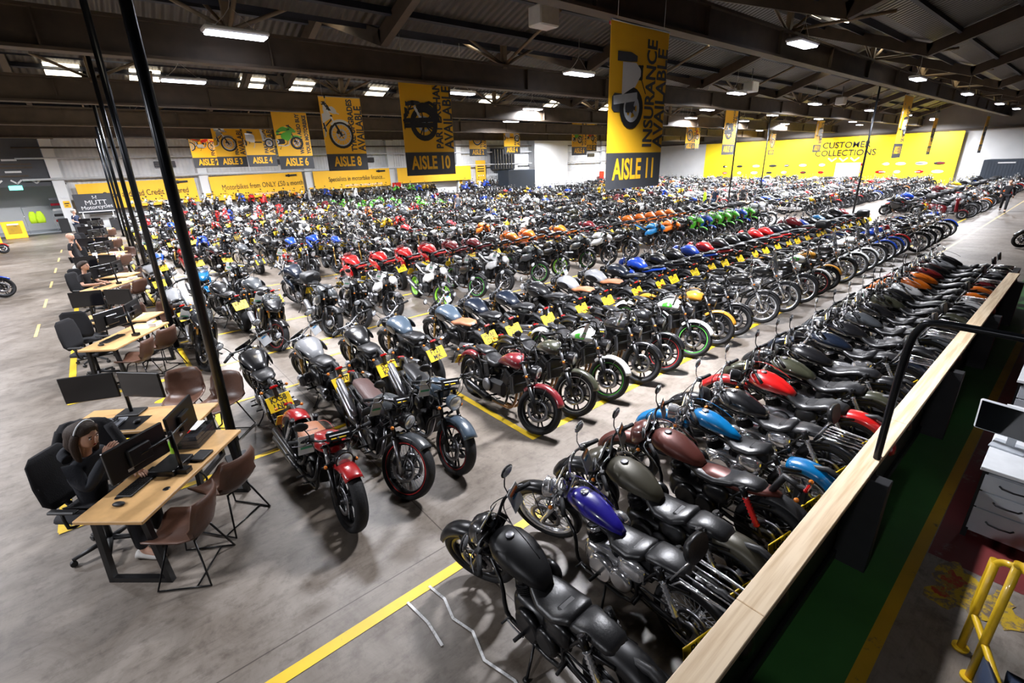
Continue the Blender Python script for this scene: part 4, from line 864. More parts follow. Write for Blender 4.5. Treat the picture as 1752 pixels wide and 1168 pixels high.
# hanging lamps with their own light
ORD = ['first','second','third','fourth','fifth','sixth','seventh','eighth','ninth','tenth','eleventh','twelfth','thirteenth','fourteenth','fifteenth','sixteenth','seventeenth','eighteenth','nineteenth','twentieth']
ORD += ['twenty-'+o for o in ORD[:9]]+['thirtieth']+['thirty-'+o for o in ORD[:9]]+['fortieth']+['forty-'+o for o in ORD[:9]]
lm = [MB(), MB(), MB()]
lm[0].box((0,0,.045), (1.22,.40,.09), 'lamp_body', b=.03)
for s in (-1, 1): lm[0].box((s*.4,0,.1), (.06,.3,.03), 'lamp_body')
lm[1].box((0,0,-.018), (1.12,.33,.04), 'lamp_glow', b=.01); lm[2].tube([(-.4,0,.1),(-.05,0,.45),(0,.02,.9),(.04,0,2.1)], .008, 'cable_white', 5, smooth=3); lm[2].tube([(.4,0,.1),(.02,0,.45)], .005, 'cable_white', 4)
lme = [x.mesh(n) for x, n in zip(lm, ('housing','diffuser','cable'))]
LN_ = [(7,'above the row facing the barrier'),(7,'in the line over the second aisle'),(7,'in the line over the third block'),(7,'in the line over the fourth block'),(7,'in the line over the fifth block'),(7,'in the line over the sixth block'),(5,'by the back wall')]
LL = [(nm, j) for c_, nm in LN_ for j in range(c_)]
for li, (x, y) in enumerate(LAMP_XY):
    vis = li < 47
    t = thing('hanging_lamp', 'white hanging lamp %s, %s counted along that line' % (LL[li][0], ORD[LL[li][1]]) if vis else 'white hanging lamp outside the rows, unseen at left or added for the yellow wall', 'lamp', (x, y, LAMP_Z), group=None if vis else 'lamps over the open floor')
    for me in lme: obj(me.name.split('.')[0], me, t)
    l = bpy.data.lights.new('lamp_light', 'AREA'); l.shape = 'RECTANGLE'; l.size = 1.1; l.size_y = .3; l.energy = lamp_watts(x, y); l.color = (.93,.94,1.0); l.spread = math.radians(112 if (x, y) in ((3.12, 12.3), (6.4, 4.7)) else 130 if x < 16 and y < 20 and x > 0 else 165)
    lo = bpy.data.objects.new('lamp_light', l); COL.objects.link(lo); lo.parent = t; lo.location = (0,0,-.045)
# overhead aisle banners
def flat_bike(kind, paint, s, cx, cz, hw, flip=1, **kw):
    P = bike(kind, .55, tag=False, steer=0, **kw); b = MB()
    for q, (x, _) in P.items(): b.add(x)
    out = MB(); out.v = [(flip*x*s+cx, -.02+y*.012, z*s+cz) for x, y, z in b.v]
    for f, m, sm in zip(b.f, b.m, b.s):
        if all(abs(out.v[i][0]) < hw for i in f): out.f.append(f); out.m.append(paint if m in ('paint','paint_matte') else {'chrome':'card','steel':'drawer_grey','alloy':('banner_dark' if kind == 'scooter' else 'drawer_grey'),'rubber':'ink','lens':'card','header':'drawer_grey','seat_black':'banner_dark', 'black_metal':('drawer_grey' if kind == 'scooter' else 'ink')}.get(m, 'ink')); out.s.append(False)
    return out
def banner(x, y, zb, zt, wd, num, lines, pic, near, tilt=0.):
    t = thing('aisle_banner', 'hanging banner reading AISLE %s, %s' % (num, near), 'banner', (x+wd/2, y, zb)); H = zt-zb; bh = H*.235; t.rotation_euler = (0, tilt, 0)
    b = MB(); b.box((0,0,(H+bh)/2), (wd,.012,H-bh), 'banner_yellow'); obj('printed_sheet', b, t)
    b = MB(); b.box((0,0,bh/2), (wd,.014,bh), 'banner_dark'); obj('lower_panel', b, t)
    obj('aisle_lettering', text('AISLE %s' % num, wd*.30, 'line_yellow' if False else 'banner_yellow', Matrix.Translation((0,-.012,bh*.52)) @ Matrix.Rotation(math.pi/2, 4, 'X'), .72, .016, align='CENTER'), t)
    tb = MB(); n = len(lines)
    for i, (s, sz) in enumerate(lines): tb.add(text(s, sz*wd/1.8, 'banner_dark', Matrix.Translation((wd*(.5-.10-(n-1-i)*.20)+.02, -.012, bh+.10)) @ Matrix.Rotation(math.pi/2, 4, 'X') @ Matrix.Rotation(math.pi/2, 4, 'Z'), .80, .012, align='LEFT'))
    obj('side_lettering', tb, t)
    kind, pc, s, cx, cz, fl_, kw = pic
    obj('printed_picture', flat_bike(kind, pc, s, cx*wd, bh+cz, wd/2-.01, fl_, **kw), t)
    b = MB(); b.cyl((-wd/2,0,H), (wd/2,0,H), .02, 'steel', 8); obj('top_bar', b, t)
    b = MB()
    for s in (-1, 1): b.cyl((s*wd*.4,0,H), (s*wd*.4,0,roofz(y)-zb), .006, 'steel', 4)
    obj('hanger', b, t)
AV = ('AVAILABLE', .46)
SCO = ('scooter', 'body_white', 1.25, -.15, .42, -1, {}); PE = ('iron', 'ink', 1.5, -.72, .32, -1, {}); TY = ('adventure', 'body_white', 1.45, -.74, .2, 1, dict(topbox=False)); GR = ('sport', 'body_green', 1.0, -.34, .3, 1, {}); RD = ('adventure','body_red', .8, -.12, .4, 1, dict(topbox=False))
banner(8.0, 6.5, 2.83, 5.80, 1.86, '11', (('INSURANCE', .44), AV), ('scooter', 'body_white', 1.65, -.70, .45, -1, {}), 'biggest and closest of all, with a scooter')
banner(7.6, 13.9, 3.13, 6.0, 1.78, '10', (('PART EXCHANGE', .35), AV), PE, 'with a black cruiser rear wheel, beside the AISLE 8 banner')
banner(7.6, 20.3, 3.33, 6.05, 1.68, '8', (('TYRE UPGRADES', .34), AV), TY, 'with a white off-road front wheel')
banner(7.6, 26.7, 3.46, 6.1, 1.66, '6', (('WE CAN ALSO BUY', .28), ('YOUR MOTORBIKE', .28)), GR, 'with a green sports bike, left of AISLE 8')
banner(8.1, 35.0, 3.70, 6.6, 1.70, '4', (('PART EXCHANGE', .33), AV), ('scooter', 'body_white', 1.2, -.12, .42, 1, {}), 'with a white scooter, left of AISLE 6')
banner(6.7, 36.5, 3.72, 6.4, 1.70, '3', (('FINANCE', .3), AV), ('adventure', 'body_silver', 1.3, -.6, .3, 1, dict(topbox=False)), 'half hidden by the AISLE 4 banner on its right')
banner(5.6, 38.0, 3.74, 6.35, 1.70, '2', (('FINANCE', .3), AV), RD, 'with a red dirt bike, leftmost of the hanging banners')
banner(26.6, 37.0, 4.1, 6.6, 1.9, '2', (('TYRE UPGRADES', .34), AV), ('adventure', 'body_blue', 1.4, -.6, .3, 1, dict(topbox=False)), 'small, high before the blue store')
banner(29.6, 35.8, 4.2, 6.9, 1.9, '4', (('PART EXCHANGE', .33), AV), ('scooter', 'body_white', 1.25, -.12, .42, 1, {}), 'small, right of the blue store')
banner(34.0, 31.6, 3.9, 6.9, 2.0, '6', (('WE CAN ALSO BUY', .28), ('YOUR MOTORBIKE', .28)), GR, 'small, left of the big AISLE 11 banner')
banner(39.5, 35.0, 4.3, 6.9, 1.9, '12', (('TRADE', .3), AV), ('sport', 'body_red', .95, -.2, .35, 1, {}), 'dim, partly hidden by the big AISLE 11 banner')
banner(45.0, 27.0, 4.1, 6.6, 1.8, '16', (('TYRE', .34), AV), TY, 'small, first right of the big AISLE 11 banner')
banner(48.5, 28.5, 4.2, 6.4, 1.7, '14', (('TRADE', .3), AV), ('sport', 'body_red', .95, -.2, .35, 1, {}), 'small, second right of the big AISLE 11 banner')
def P2(x, y, X): # banner positions measured along the far columns
    return X
banner(35.8, 18.5, 3.5, 6.5, 1.8, '10', (('PART EXCHANGE', .35), AV), PE, 'beyond the cross aisle before the yellow wall end')
banner(50.5, 17.6, 3.5, 6.1, 1.8, '9', (('INSURANCE', .4), AV), SCO, 'narrow, before the middle of the yellow wall')
banner(36.0, 8.3, 3.0, 6.3, 1.8, '11', (('INSURANCE', .44), AV), SCO, 'second one with that number, before the yellow wall')
banner(60.0, 25.5, 3.4, 5.6, 1.5, '8', (('TYRE', .34), AV), TY, 'tiny, close to the yellow wall left of its lettering')
banner(59.0, 7.6, 3.0, 5.9, 1.5, '12', (('PART EXCHANGE', .35), AV), PE, 'tiny, before the white wall past the container')
banner(56.0, 10.5, 3.0, 5.9, 1.3, '13', (('PART EXCHANGE', .35), AV), PE, 'tiny, before the right part of the yellow wall')
# heater and speaker boxes under the roof
for i, (x, y, z) in enumerate(((9.2,9.5,6.6),(24.5,11.6,6.35),(36.5,11.6,6.35))):
    b = MB(); b.box((0,0,0), (.62,.45,.42), 'white_trim', b=.03); b.cyl((0,0,.2), (0,0,roofz(y)-z-.02), .02, 'steel', 6); single('air_unit', b, 'white box unit under the roof, %s' % ('left of the AISLE 11 banner','above the row facing the barrier','farthest of the three units')[i], 'heater', (x, y, z))

# ---------------------------------------------------------------- barrier, hoop, rails, office corner
t = thing('barrier', 'long black barrier with a pale timber cap between motorcycles and green walkway', 'barrier', (1.0, .75, 0))
def fine_wood():
    m = mat('pine', (.62,.44,.25), .6, var=.08, scale=3, bump=.1); nt = m.node_tree; L = nt.links.new
    g = nd(nt, 'ShaderNodeNewGeometry'); mp = nd(nt, 'ShaderNodeMapping'); mp.inputs['Scale'].default_value = (1.2, 26, 26); n = nd(nt, 'ShaderNodeTexNoise'); n.inputs['Scale'].default_value = 1.2; n.inputs['Detail'].default_value = 8
    L(g.outputs['Position'], mp.inputs[0]); L(mp.outputs[0], n.inputs['Vector']); r = nd(nt, 'ShaderNodeValToRGB'); r.color_ramp.elements[0].position = .35; r.color_ramp.elements[0].color = (.72,.52,.31,1); r.color_ramp.elements[1].position = .6; r.color_ramp.elements[1].color = (.95,.76,.53,1)
    L(n.outputs['Fac'], r.inputs[0])
    v = nd(nt, 'ShaderNodeTexVoronoi'); v.inputs['Scale'].default_value = 2.2; L(g.outputs['Position'], v.inputs['Vector']); k = nd(nt, 'ShaderNodeValToRGB'); k.color_ramp.elements[0].position = .02; k.color_ramp.elements[0].color = (.4,.22,.1,1); k.color_ramp.elements[1].position = .05; k.color_ramp.elements[1].color = (1,1,1,1); L(v.outputs['Distance'], k.inputs[0])
    x = nd(nt, 'ShaderNodeMix', data_type='RGBA', blend_type='MULTIPLY'); x.inputs[0].default_value = 1; L(r.outputs[0], x.inputs[6]); L(k.outputs[0], x.inputs[7]); L(x.outputs[2], nt.nodes['Principled BSDF'].inputs['Base Color'])
fine_wood()
xs = [-2.0, .55, 2.32, 5.4, 8.45, 11.5, 14.2]
for a, c in zip(xs, xs[1:]): b = MB(); b.box(((a+c)/2-1.0, -.04, .925), (c-a-.004, .165, .05), 'pine', b=.004); obj('timber_cap', b, t)
b = MB(); b.box((5.6,.015,.45), (17.2,.03,.9), 'barrier_black'); b.box((5.6,-.03,.84), (17.2,.07,.12), 'barrier_black'); b.box((5.6,-.01,.05), (17.2,.05,.1), 'barrier_black'); obj('panel', b, t)
for x in (1.28, 4.32, 7.40, 10.48, 13.55): b = MB(); b.box((x-1.0,-.13,.45), (.12,.25,.9), 'barrier_black', b=.005); obj('upright', b, t)
b = MB(); b.tube([(4.55,.66,.80),(4.55,.665,1.5),(4.55,.66,1.95),(4.55,.62,2.13),(4.55,.53,2.19),(4.55,.1,2.19),(4.55,-.9,2.17)], .028, 'pole_black', 12, smooth=5)
b.tube([(4.60,.655,.78),(4.60,.66,1.5),(4.60,.65,1.9)], .016, 'pole_black', 8, smooth=3); b.tube([(4.55,-.9,2.17),(4.55,-.92,1.0),(4.55,-.92,0)], .028, 'pole_black', 12)
single('hoop_rail', b, 'black tubular hoop rising from the barrier and arching over the green walkway', 'rail')
t = thing('stair_rail', 'yellow tubular handrail at the foot of the dark steel stair', 'handrail', (4.0, -.17, 0))
for x, y, h in ((0,0,.80),(-.24,-.08,1.02),(-.95,-.32,1.1)): b = MB(); b.cyl((x,y,0), (x,y,h), .024, 'rail_yellow', 14); b.cyl((x,y,0), (x,y,.02), .05, 'rail_yellow', 14); obj('rail_post', b, t)
b = MB(); b.tube([(0,.0,.78),(-.01,-.03,.83),(-.05,-.12,.86),(-.08,-.6,.87)], .022, 'rail_yellow', 12, smooth=4); b.tube([(-.24,-.08,1.0),(-.3,-.1,1.05),(-.95,-.32,1.12)], .024, 'rail_yellow', 12); obj('top_rail', b, t)
b = MB(); b.tube([(.035,.01,.80),(.04,.012,.5),(.03,.01,.36),(-.02,-.01,.33),(-.24,-.085,.33),(-.95,-.32,.33)], .022, 'rail_yellow', 12, smooth=3); obj('mid_rail', b, t)
t = thing('steel_stair', 'dark blue steel stair rising from the floor behind the yellow handrail', 'stair', (3.9, -.3, 0))
for k in range(8): b = MB(); b.box((-.15-.27*k, -.55, .1+.19*k), (.28,.9,.03), 'dark_blue_steel'); obj('tread', b, t)
for s in (.02, -1.12):
    b = MB(); R = []
    for x, z0, z1 in ((.12,0,.02),(.0,0,.16),(-.3,0,.35),(-2.2,1.3,1.68)): R.append([(x,s-.012,z0),(x,s+.012,z0),(x,s+.012,z1),(x,s-.012,z1)])
    b.rings(R, 'dark_blue_steel'); obj('stringer', b, t)
def office_desk(x, label, l2):
    t = thing('office_desk', label, 'desk', (x, 0, 0)); b = MB(); b.box((.85,-.42,.74), (1.7,.98,.035), 'drawer_top', b=.004); obj('desk_top', b, t)
    for xx, yy in ((.05,.03),(1.65,.03),(.05,-.87)): b = MB(); b.box((xx,yy,.36), (.05,.04,.72), 'black_metal'); obj('leg', b, t)
    u = thing('drawer_pedestal', l2, 'drawers', (x+.02, -.17, 0)); b = MB(); b.box((.27,0,.38), (.5,.40,.62), 'drawer_grey', b=.004); obj('carcass', b, u)
    for i, (z, h) in enumerate(((.605,.17),(.43,.17),(.22,.24))):
        b = MB(); b.box((.012,0,z), (.02,.395,h-.008), 'drawer_grey', b=.003); d = obj('drawer_front', b, u)
        b = MB(); b.tube([(0,.09,z+.01),(-.025,.07,z+.005),(-.03,0,z),(-.025,-.07,z+.005),(0,-.09,z+.01)], .008, 'black_plastic', 6); obj('handle', b, d)
office_desk(5.42, 'white office desk closest to the stair with a screen on top', 'grey three drawer pedestal under the desk closest to the stair')
office_desk(8.0, 'second white office desk further along the green walkway', 'grey drawer pedestal under the second desk along the green walkway')
t = thing('desk_monitor', 'black screen with a pale rim standing on the white office desk', 'monitor', (5.98,.17,.758), math.radians(-8))
b = MB(); b.box((0,-.22,.26), (.03,.56,.34), 'drawer_top', RY(-12), b=.014); obj('casing', b, t); b = MB(); b.box((-.018,-.22,.26), (.004,.53,.31), 'screen_off', RY(-12)); obj('screen', b, t)
b = MB(); b.box((.02,-.22,.01), (.2,.24,.02), 'drawer_grey', b=.004); b.box((.03,-.22,.12), (.02,.06,.22), 'drawer_grey'); obj('stand', b, t)

b = MB(); b.box((0,0,.36), (34,1.6,.72), 'barrier_black'); single('display_plinth', b, 'long dark raised plinth along the back wall carrying a second line of motorcycles', 'plinth', (17.6, 42.9, 0))
# ---------------------------------------------------------------- motorcycles in their rows
CN = dict(black='black', white='white', red='red', darkred='dark red', blue='blue', cyan='bright blue', navy='navy', grey='grey', silver='silver', green='green', yellow='yellow', orange='orange', olive='olive', copper='copper brown', purple='deep blue', slate='slate grey', gold='golden orange')
KN = dict(iron='cruiser', bobber='cruiser', cafe='cruiser', classic='cruiser', roll='cruiser', tour='cruiser', dark='cruiser', vulcan='low cruiser', chromer='chrome cruiser', screener='screened cruiser', scout='cruiser', ftr='flat tracker', ftr2='flat tracker', roadster='roadster', roadstern='roadster', naked='naked bike', sport='sports bike', adventure='adventure bike', scooter='scooter')
rb = random.Random(11)
# row A: along the timber-capped barrier, noses to the aisle
A = [(1.66,'iron','black',{},'matt black cruiser with fat tank, first in the row along the barrier'), (2.44,'bobber','purple',{'txt':'PL51 AXR'},'deep blue cruiser with spoked wheel, backrest and rack beside the barrier'),
 (3.0,'iron','grey',dict(matte=1),'dark bronze-black cruiser between the deep blue and the brown cruisers'), (3.72,'cafe','copper',{'txt':'LG68 FYA'},'brown cruiser with headlamp cowl and red shock spring'),
 (4.4,'classic','cyan',{'txt':'HK05 LZR'},'bright blue cruiser with solo seat and spoked wheels'), (5.05,'tour','black',{},'black cruiser with chrome rack between the bright blue and red cruisers'),
 (5.8,'roll','red',{},'bright red cruiser with ribbed seat beside the barrier'), (6.45,'roll','olive',{},'olive grey cruiser with ribbed seat just past the bright red one'),
 (7.08,'dark','black',{},''), (7.9,'tour','navy',{},''), (8.62,'roll','black',{},''), (9.35,'tour','grey',{},''), (10.1,'tour','black',{},''), (10.84,'roll','olive',{},''), (11.5,'dark','black',{},''),
 (12.1,'tour','white',{},'white tanked cruiser beside the barrier next to two orange ones'), (12.8,'roll','orange',{},''), (13.45,'dark','orange',{},''), (14.1,'tour','darkred',{},''), (14.75,'dark','black',{},''), (15.4,'tour','silver',{},''), (16.1,'tour','black',{},'')]
for i, (x, k, c, kw, lb) in enumerate(A):
    kw = dict(kw); kw.pop('matte', None); kw['sideplate'] = True; lod = 0 if i < 9 else 1
    if lod and 'txt' in kw: kw.pop('txt')
    col = (.05,.045,.03) if i == 2 else c
    if not lb: lb = '%s %s by the timber-capped barrier, %s counting from the stair end' % (CN[c], KN[k], ORD[i])
    if i not in (1, 3, 4, 0): kw['tag'] = i % 2 == 0
    place_bike(k, lod, x+.10, 1.86+.012*math.sin(i*5), 90+2.5*math.sin(i*3.1), col, lb, group='cruisers backed against the barrier', lean=-3., **kw)
# row B: facing the barrier aisle
B = [(1.07,'scout',(.33,.01,.012),'red cruiser with brown seat standing beside the seated woman\'s desk'), (1.80,'ftr','grey','grey and black flat tracker with maroon seat and raised silencers'), (2.47,'ftr2','slate','slate blue flat tracker with round headlamp and red wheel stripe'),
 (3.74,'vulcan','darkred','sparkling dark red low cruiser at the yellow corner marking'), (4.45,'vulcan','olive','olive green low cruiser with white rim stripe'), (5.21,'vulcan','white','white tanked low cruiser with green wheel rims, next to the olive one'),
 (5.99,'vulcan','black','all black low cruiser facing the barrier aisle, fourth past the yellow corner'), (6.67,'vulcan','black','black low cruiser with red rim stripe facing the barrier aisle'), (7.6,'vulcan','white','second white tanked low cruiser with green wheel rims'),
 (8.39,'vulcan','gold','golden orange low cruiser with orange front mudguard'), (9.17,'vulcan','black','black low cruiser between the golden one and the chrome spoked ones'), (10.3,'chromer','black','black cruiser with large many-spoked chrome wheel, first chrome one in its row')]
B += [(x, k, c, '') for x, k, c in ((11.4,'screener','black'),(12.5,'chromer','black'),(13.41,'vulcan','white'),(14.14,'vulcan','gold'),(15.27,'screener','black'),(16.26,'chromer','white'),(17.23,'screener','white'),(18.16,'screener','black'),(19.1,'screener','blue'),(20.05,'chromer','blue'),(20.81,'chromer','red'),(21.7,'chromer','black'),(22.66,'screener','black'),(23.8,'chromer','black'),(25.29,'screener','silver'),(26.36,'chromer','blue'))]
ST = {4: 'stripe_white', 5: 'stripe_green', 7: 'stripe_red', 8: 'stripe_green', 14: 'stripe_red', 3: None}
for i, (x, k, c, lb) in enumerate(B):
    kw = {}
    if ST.get(i): kw['stripe'] = ST[i]
    if i == 0: kw.update(steer=0, wb=1.46)
    if i == 2: kw['steer'] = 10
    if k == 'vulcan' and c in ('white', 'gold', 'darkred'): kw['rfm'] = 'paint'
    if k == 'vulcan' and c == 'white': kw['patch'] = 'stripe_green'
    kw['tag'] = i in (0, 1, 2, 5, 6, 8, 12, 16)
    if not lb: lb = '%s %s facing the barrier aisle, %s in its row from the desks' % (CN[c], KN[k], ORD[i])
    place_bike(k, 0 if i < 12 else 1, x+.09, (4.08 if i < 23 else 3.7)+(.71 if i == 0 else .79), -94.5+2*math.sin(i*2.3)+(5 if i == 0 else 0), c, lb, group='motorcycles facing the barrier aisle', **kw)
# row C: backs towards row B, plates to the camera
C = [(1.25,'roadstern','black','KX58 LNN','black roadster with rear plate KX58 LNN'), (2.03,'roadster','silver','FE70 CVO','silver tanked roadster with rear plate beginning FE70'), (2.78,'roadster','black','SL21 KVY','black roadster with rear plate beginning SL21'),
 (3.55,'roadster','slate','FT21 MJK','slate grey roadster with rear plate FT21 MJK'), (4.55,'roadster','slate','HX68 OYZ','slate roadster with tan seat and rear plate HX68 OYZ'), (5.18,'roadster','navy','HT17 YCU','navy roadster with rear plate beginning HT17'),
 (5.97,'roadster','navy','PE17 OKS','navy roadster with rear plate beginning PE17'), (6.85,'roadstern','black','GF18 KYN','black roadster with rear plate GF18 KYN'), (7.75,'roadster','silver','HT18 KDZ','silver roadster with tan seat and rear plate HT18 KDZ'),
 (8.7,'roadster','silver','HT18 XJO','second silver roadster with tan seat, beside the HT18 KDZ one'), (9.55,'roadster','navy',None,''), (10.3,'naked','blue',None,'blue and white naked bike tail first among the dark roadsters'), (11.2,'naked','black',None,''), (12.0,'naked','black',None,''), (12.8,'naked','blue',None,''), (13.6,'naked','red',None,''),
 (14.5,'naked','black',None,''), (15.3,'sport','black',None,''), (16.1,'naked','black',None,''), (16.9,'naked','red',None,''), (17.7,'naked','red',None,''), (18.5,'naked','navy',None,''), (19.3,'roadstern','black',None,''), (20.1,'adventure','darkred',None,''), (20.9,'roadstern','blue',None,''), (21.8,'roadstern','black',None,''), (22.7,'roadstern','cyan',None,''), (23.6,'roadstern','black',None,''), (24.5,'adventure','black',None,''), (25.4,'sport','darkred',None,'')]
for i, (x, k, c, tx, lb) in enumerate(C):
    lod = 0 if i < 10 else 1; kw = {'tag': i < 2 or i % 4 == 0}
    if tx and lod == 0: kw['txt'] = tx
    if not lb: lb = '%s %s, tail to the barrier aisle row, %s from the desks' % (CN[c], KN[k], ORD[i])
    place_bike(k, lod, x+.06, 7.06, 87+3*math.sin(i*2.1), c, lb, group='motorcycles tail to the barrier aisle row', seatm='seat_brown' if i in (4, 8, 9) else None, **kw)
# row D: facing the second aisle
D = [(.85,9.75,'sport','black','black faired sports bike beside the second pole, facing the second aisle'), (2.07,9.9,'sport','black','black faired sports bike with red wheel stripe facing the second aisle'), (3.26,10.0,'naked','grey','dark grey naked bike facing the second aisle, left of the lime striped one'), (3.96,10.0,'naked','black','black naked bike with lime stripes next to the white one'),
 (4.75,10.15,'naked','white','white naked bike with white headlamp mask facing the second aisle'), (6.12,10.1,'naked','white','white and black naked bike with lime green wheels standing out of its row'), (7.33,10.2,'naked','black','black naked bike with green rim stripe right of the lime wheeled one'), (8.19,10.1,'naked','white','white naked bike right of the black one with green rims'), (9.58,10.2,'naked','grey','grey naked bike with green flashes, right of the white ones'), (10.67,10.38,'naked','black','black naked bike with bright green wheels')]
D += [(x, 10.45, k, c, '') for x, k, c in ((12.07,'naked','grey'),(13.15,'naked','white'),(14.36,'naked','black'),(16.38,'naked','cyan'),(17.48,'naked','orange'),(18.4,'naked','black'),(19.23,'sport','green'),(20.0,'sport','blue'),(20.8,'sport','green'),(21.6,'sport','green'),(22.4,'sport','green'),(23.2,'sport','blue'),(24.0,'sport','green'),(24.9,'adventure','silver'),(25.8,'adventure','white'))]
for i, (x, y, k, c, lb) in enumerate(D):
    kw = {'tag': i not in (2, 9)}
    if i == 1: kw['stripe'] = 'stripe_red'
    if i in (5, 9): kw.update(rim='rim_green', stripe='rim_green')
    if i in (6, 8, 10): kw['stripe'] = 'stripe_green'
    if not lb: lb = '%s %s facing the second aisle, %s in its row from the desks' % (CN[c], KN[k], ORD[i])
    place_bike(k, 0 if i < 10 else 1, x+.08, y+.74, -95+3*math.sin(i*1.7), c, lb, group='motorcycles facing the second aisle', **kw)
# front left: two rows between the poles and the second aisle
DL = [(.95,12.5,'naked','silver','silver naked bike tail first beside the second pole'), (1.9,12.6,'roadstern','black','black roadster tail first behind the two black sports bikes'), (2.6,12.5,'roadstern','grey','grey roadster with yellow plate behind the two black sports bikes'), (3.6,12.6,'adventure','navy','navy tourer with grey and red top box'),
      (1.6,15.2,'sport','cyan','bright blue faired sports bike facing the desks side aisle'), (2.5,15.1,'naked','black','black naked bike right of the bright blue sports bike'), (.9,16.6,'naked','silver','silver naked bike beside the third pole')]
for i, (x, y, k, c, lb) in enumerate(DL):
    place_bike(k, 1, x, y, (-88 if k == 'sport' or i == 5 else 92)+4*math.sin(i), c, lb, tag=i > 3)
# row D2: tails to row D
pal2 = ['red','red','red','red','darkred','darkred','black','orange','orange','black','orange','black','darkred','black','black','orange','orange','orange','orange','orange','black','black','grey','black','black']
for i, c in enumerate(pal2):
    k = 'sport' if i < 4 and i != 1 else rb.choice(['naked','naked','sport'])
    place_bike(k, 1 if i < 12 else 2, 5.45+.86*i, 13.35+.03*math.sin(i*7), 92+4*math.sin(i*2.9), c, '%s %s tail first behind the second aisle row, %s counting from the desks' % (CN[c], KN[k], ORD[i]), group='motorcycles tail to the second aisle row', tag=False)
# the blocks beyond
def pick(x, y, fac):
    r = rb.random()
    if x < 12 and y > 27: pl = ['red']*5+['black']*8+['white']*3+['silver','blue']
    elif 14 < x < 24 and 30 < y: pl = ['green']*3+['black']*9+['white']*3+['blue']
    elif 24 < x < 40 and 26 < y: pl = ['blue']*3+['yellow']*2+['black']*12+['white']*4+['red']
    elif x < 8 and y < 22: pl = ['black']*4+['blue']*2+['silver','red','white','grey']
    else: pl = ['black']*20+['white']*5+['grey']*4+['silver']*2+['red']*2+['darkred','blue','navy','yellow','orange','olive']
    return rb.choice(pl)
def kind_at(x, y):
    if y > 33: return rb.choice(['scooter','scooter','adventure','naked','roadstern','sport'])
    if x > 33 and y < 9: return rb.choice(['adventure','tour','screener','scooter','sport'])
    return rb.choice(['naked','naked','naked','sport','adventure','roadstern','roadstern','roadster','vulcan','tour','screener'])
rows = []
for bi, y0 in enumerate((16.3, 22.4, 28.5, 34.6)):
    rows.append((y0+.78, -94, 'third fourth fifth sixth'.split()[bi]+' block, facing this way', y0)); rows.append((y0+3.0, 92, 'third fourth fifth sixth'.split()[bi]+' block, tail this way', y0))
rows.append((40.9, -92, 'block along the back wall, facing this way', 41)); rows.append((42.9, -90, 'block along the back wall, second line', 41))
used = [0]; rest = []
for ri, (y, hd, nm, y0) in enumerate(rows):
    x = 1.3 if y < 40 else 2.2; i = 0
    if ri == 0: x = 4.4
    while x < 62:
        if not 26.3 < x < 29.5:
            k = kind_at(x, y); c = pick(x, y, hd); xx = x+rb.uniform(-.08, .08); yy = y+rb.uniform(-.12, .12); h = hd+rb.uniform(-5, 5)
            if ri < 4 and x < 26.3 and used[0] < 112:
                used[0] += 1
                place_bike(k, 2, xx, yy, h, c, '%s %s in the %s, %s from the desks' % (CN[c], KN[k], nm, ORD[i]), group='motorcycles in the '+nm, tag=i % 3 == 0)
            elif not (34.5 < xx < 47.5 and yy > 39.0) and not (59 < xx and yy < 8.5): rest.append((k, xx, yy, h, c))
        x += .80+rb.uniform(-.05, .08); i += 1
for y0, hd, a in ((4.9,-95,33.6),(6.8,92,33.8),(11.2,-95,31.5),(13.2,92,31.5)):   # blocks past the cross aisle
    x = a; i = 0
    while x < 62:
        k = kind_at(x, y0); c = pick(x, y0, hd); xx = x+rb.uniform(-.05,.05); yy = y0+rb.uniform(-.08,.08)
        if y0 < 6 and i < 24: place_bike(k, 2, xx, yy, hd+rb.uniform(-3,3), c, '%s %s past the cross aisle, %s in the row facing the open walkway' % (CN[c], KN[k], ORD[i]), group='motorcycles past the cross aisle', tag=False)
        elif not (59 < xx and yy < 9): rest.append((k, xx, yy, hd+rb.uniform(-4,4), c))
        x += .82; i += 1
for i, (x, y, hd, k, c, lb) in enumerate(((-3.45,21.0,2,'sport','blue','motorcycle at the left edge with only its front wheel in view'), (-4.55,34.3,-8,'scooter','red','red scooter standing before the yellow counter at the left edge'), (24.9,.55,95,'dark','black','black motorcycle at the right edge past the end of the barrier'), (4.9,16.9,93,'adventure','black','')) [:3]):
    place_bike(k, 1, x, y, hd, c, lb, tag=False)
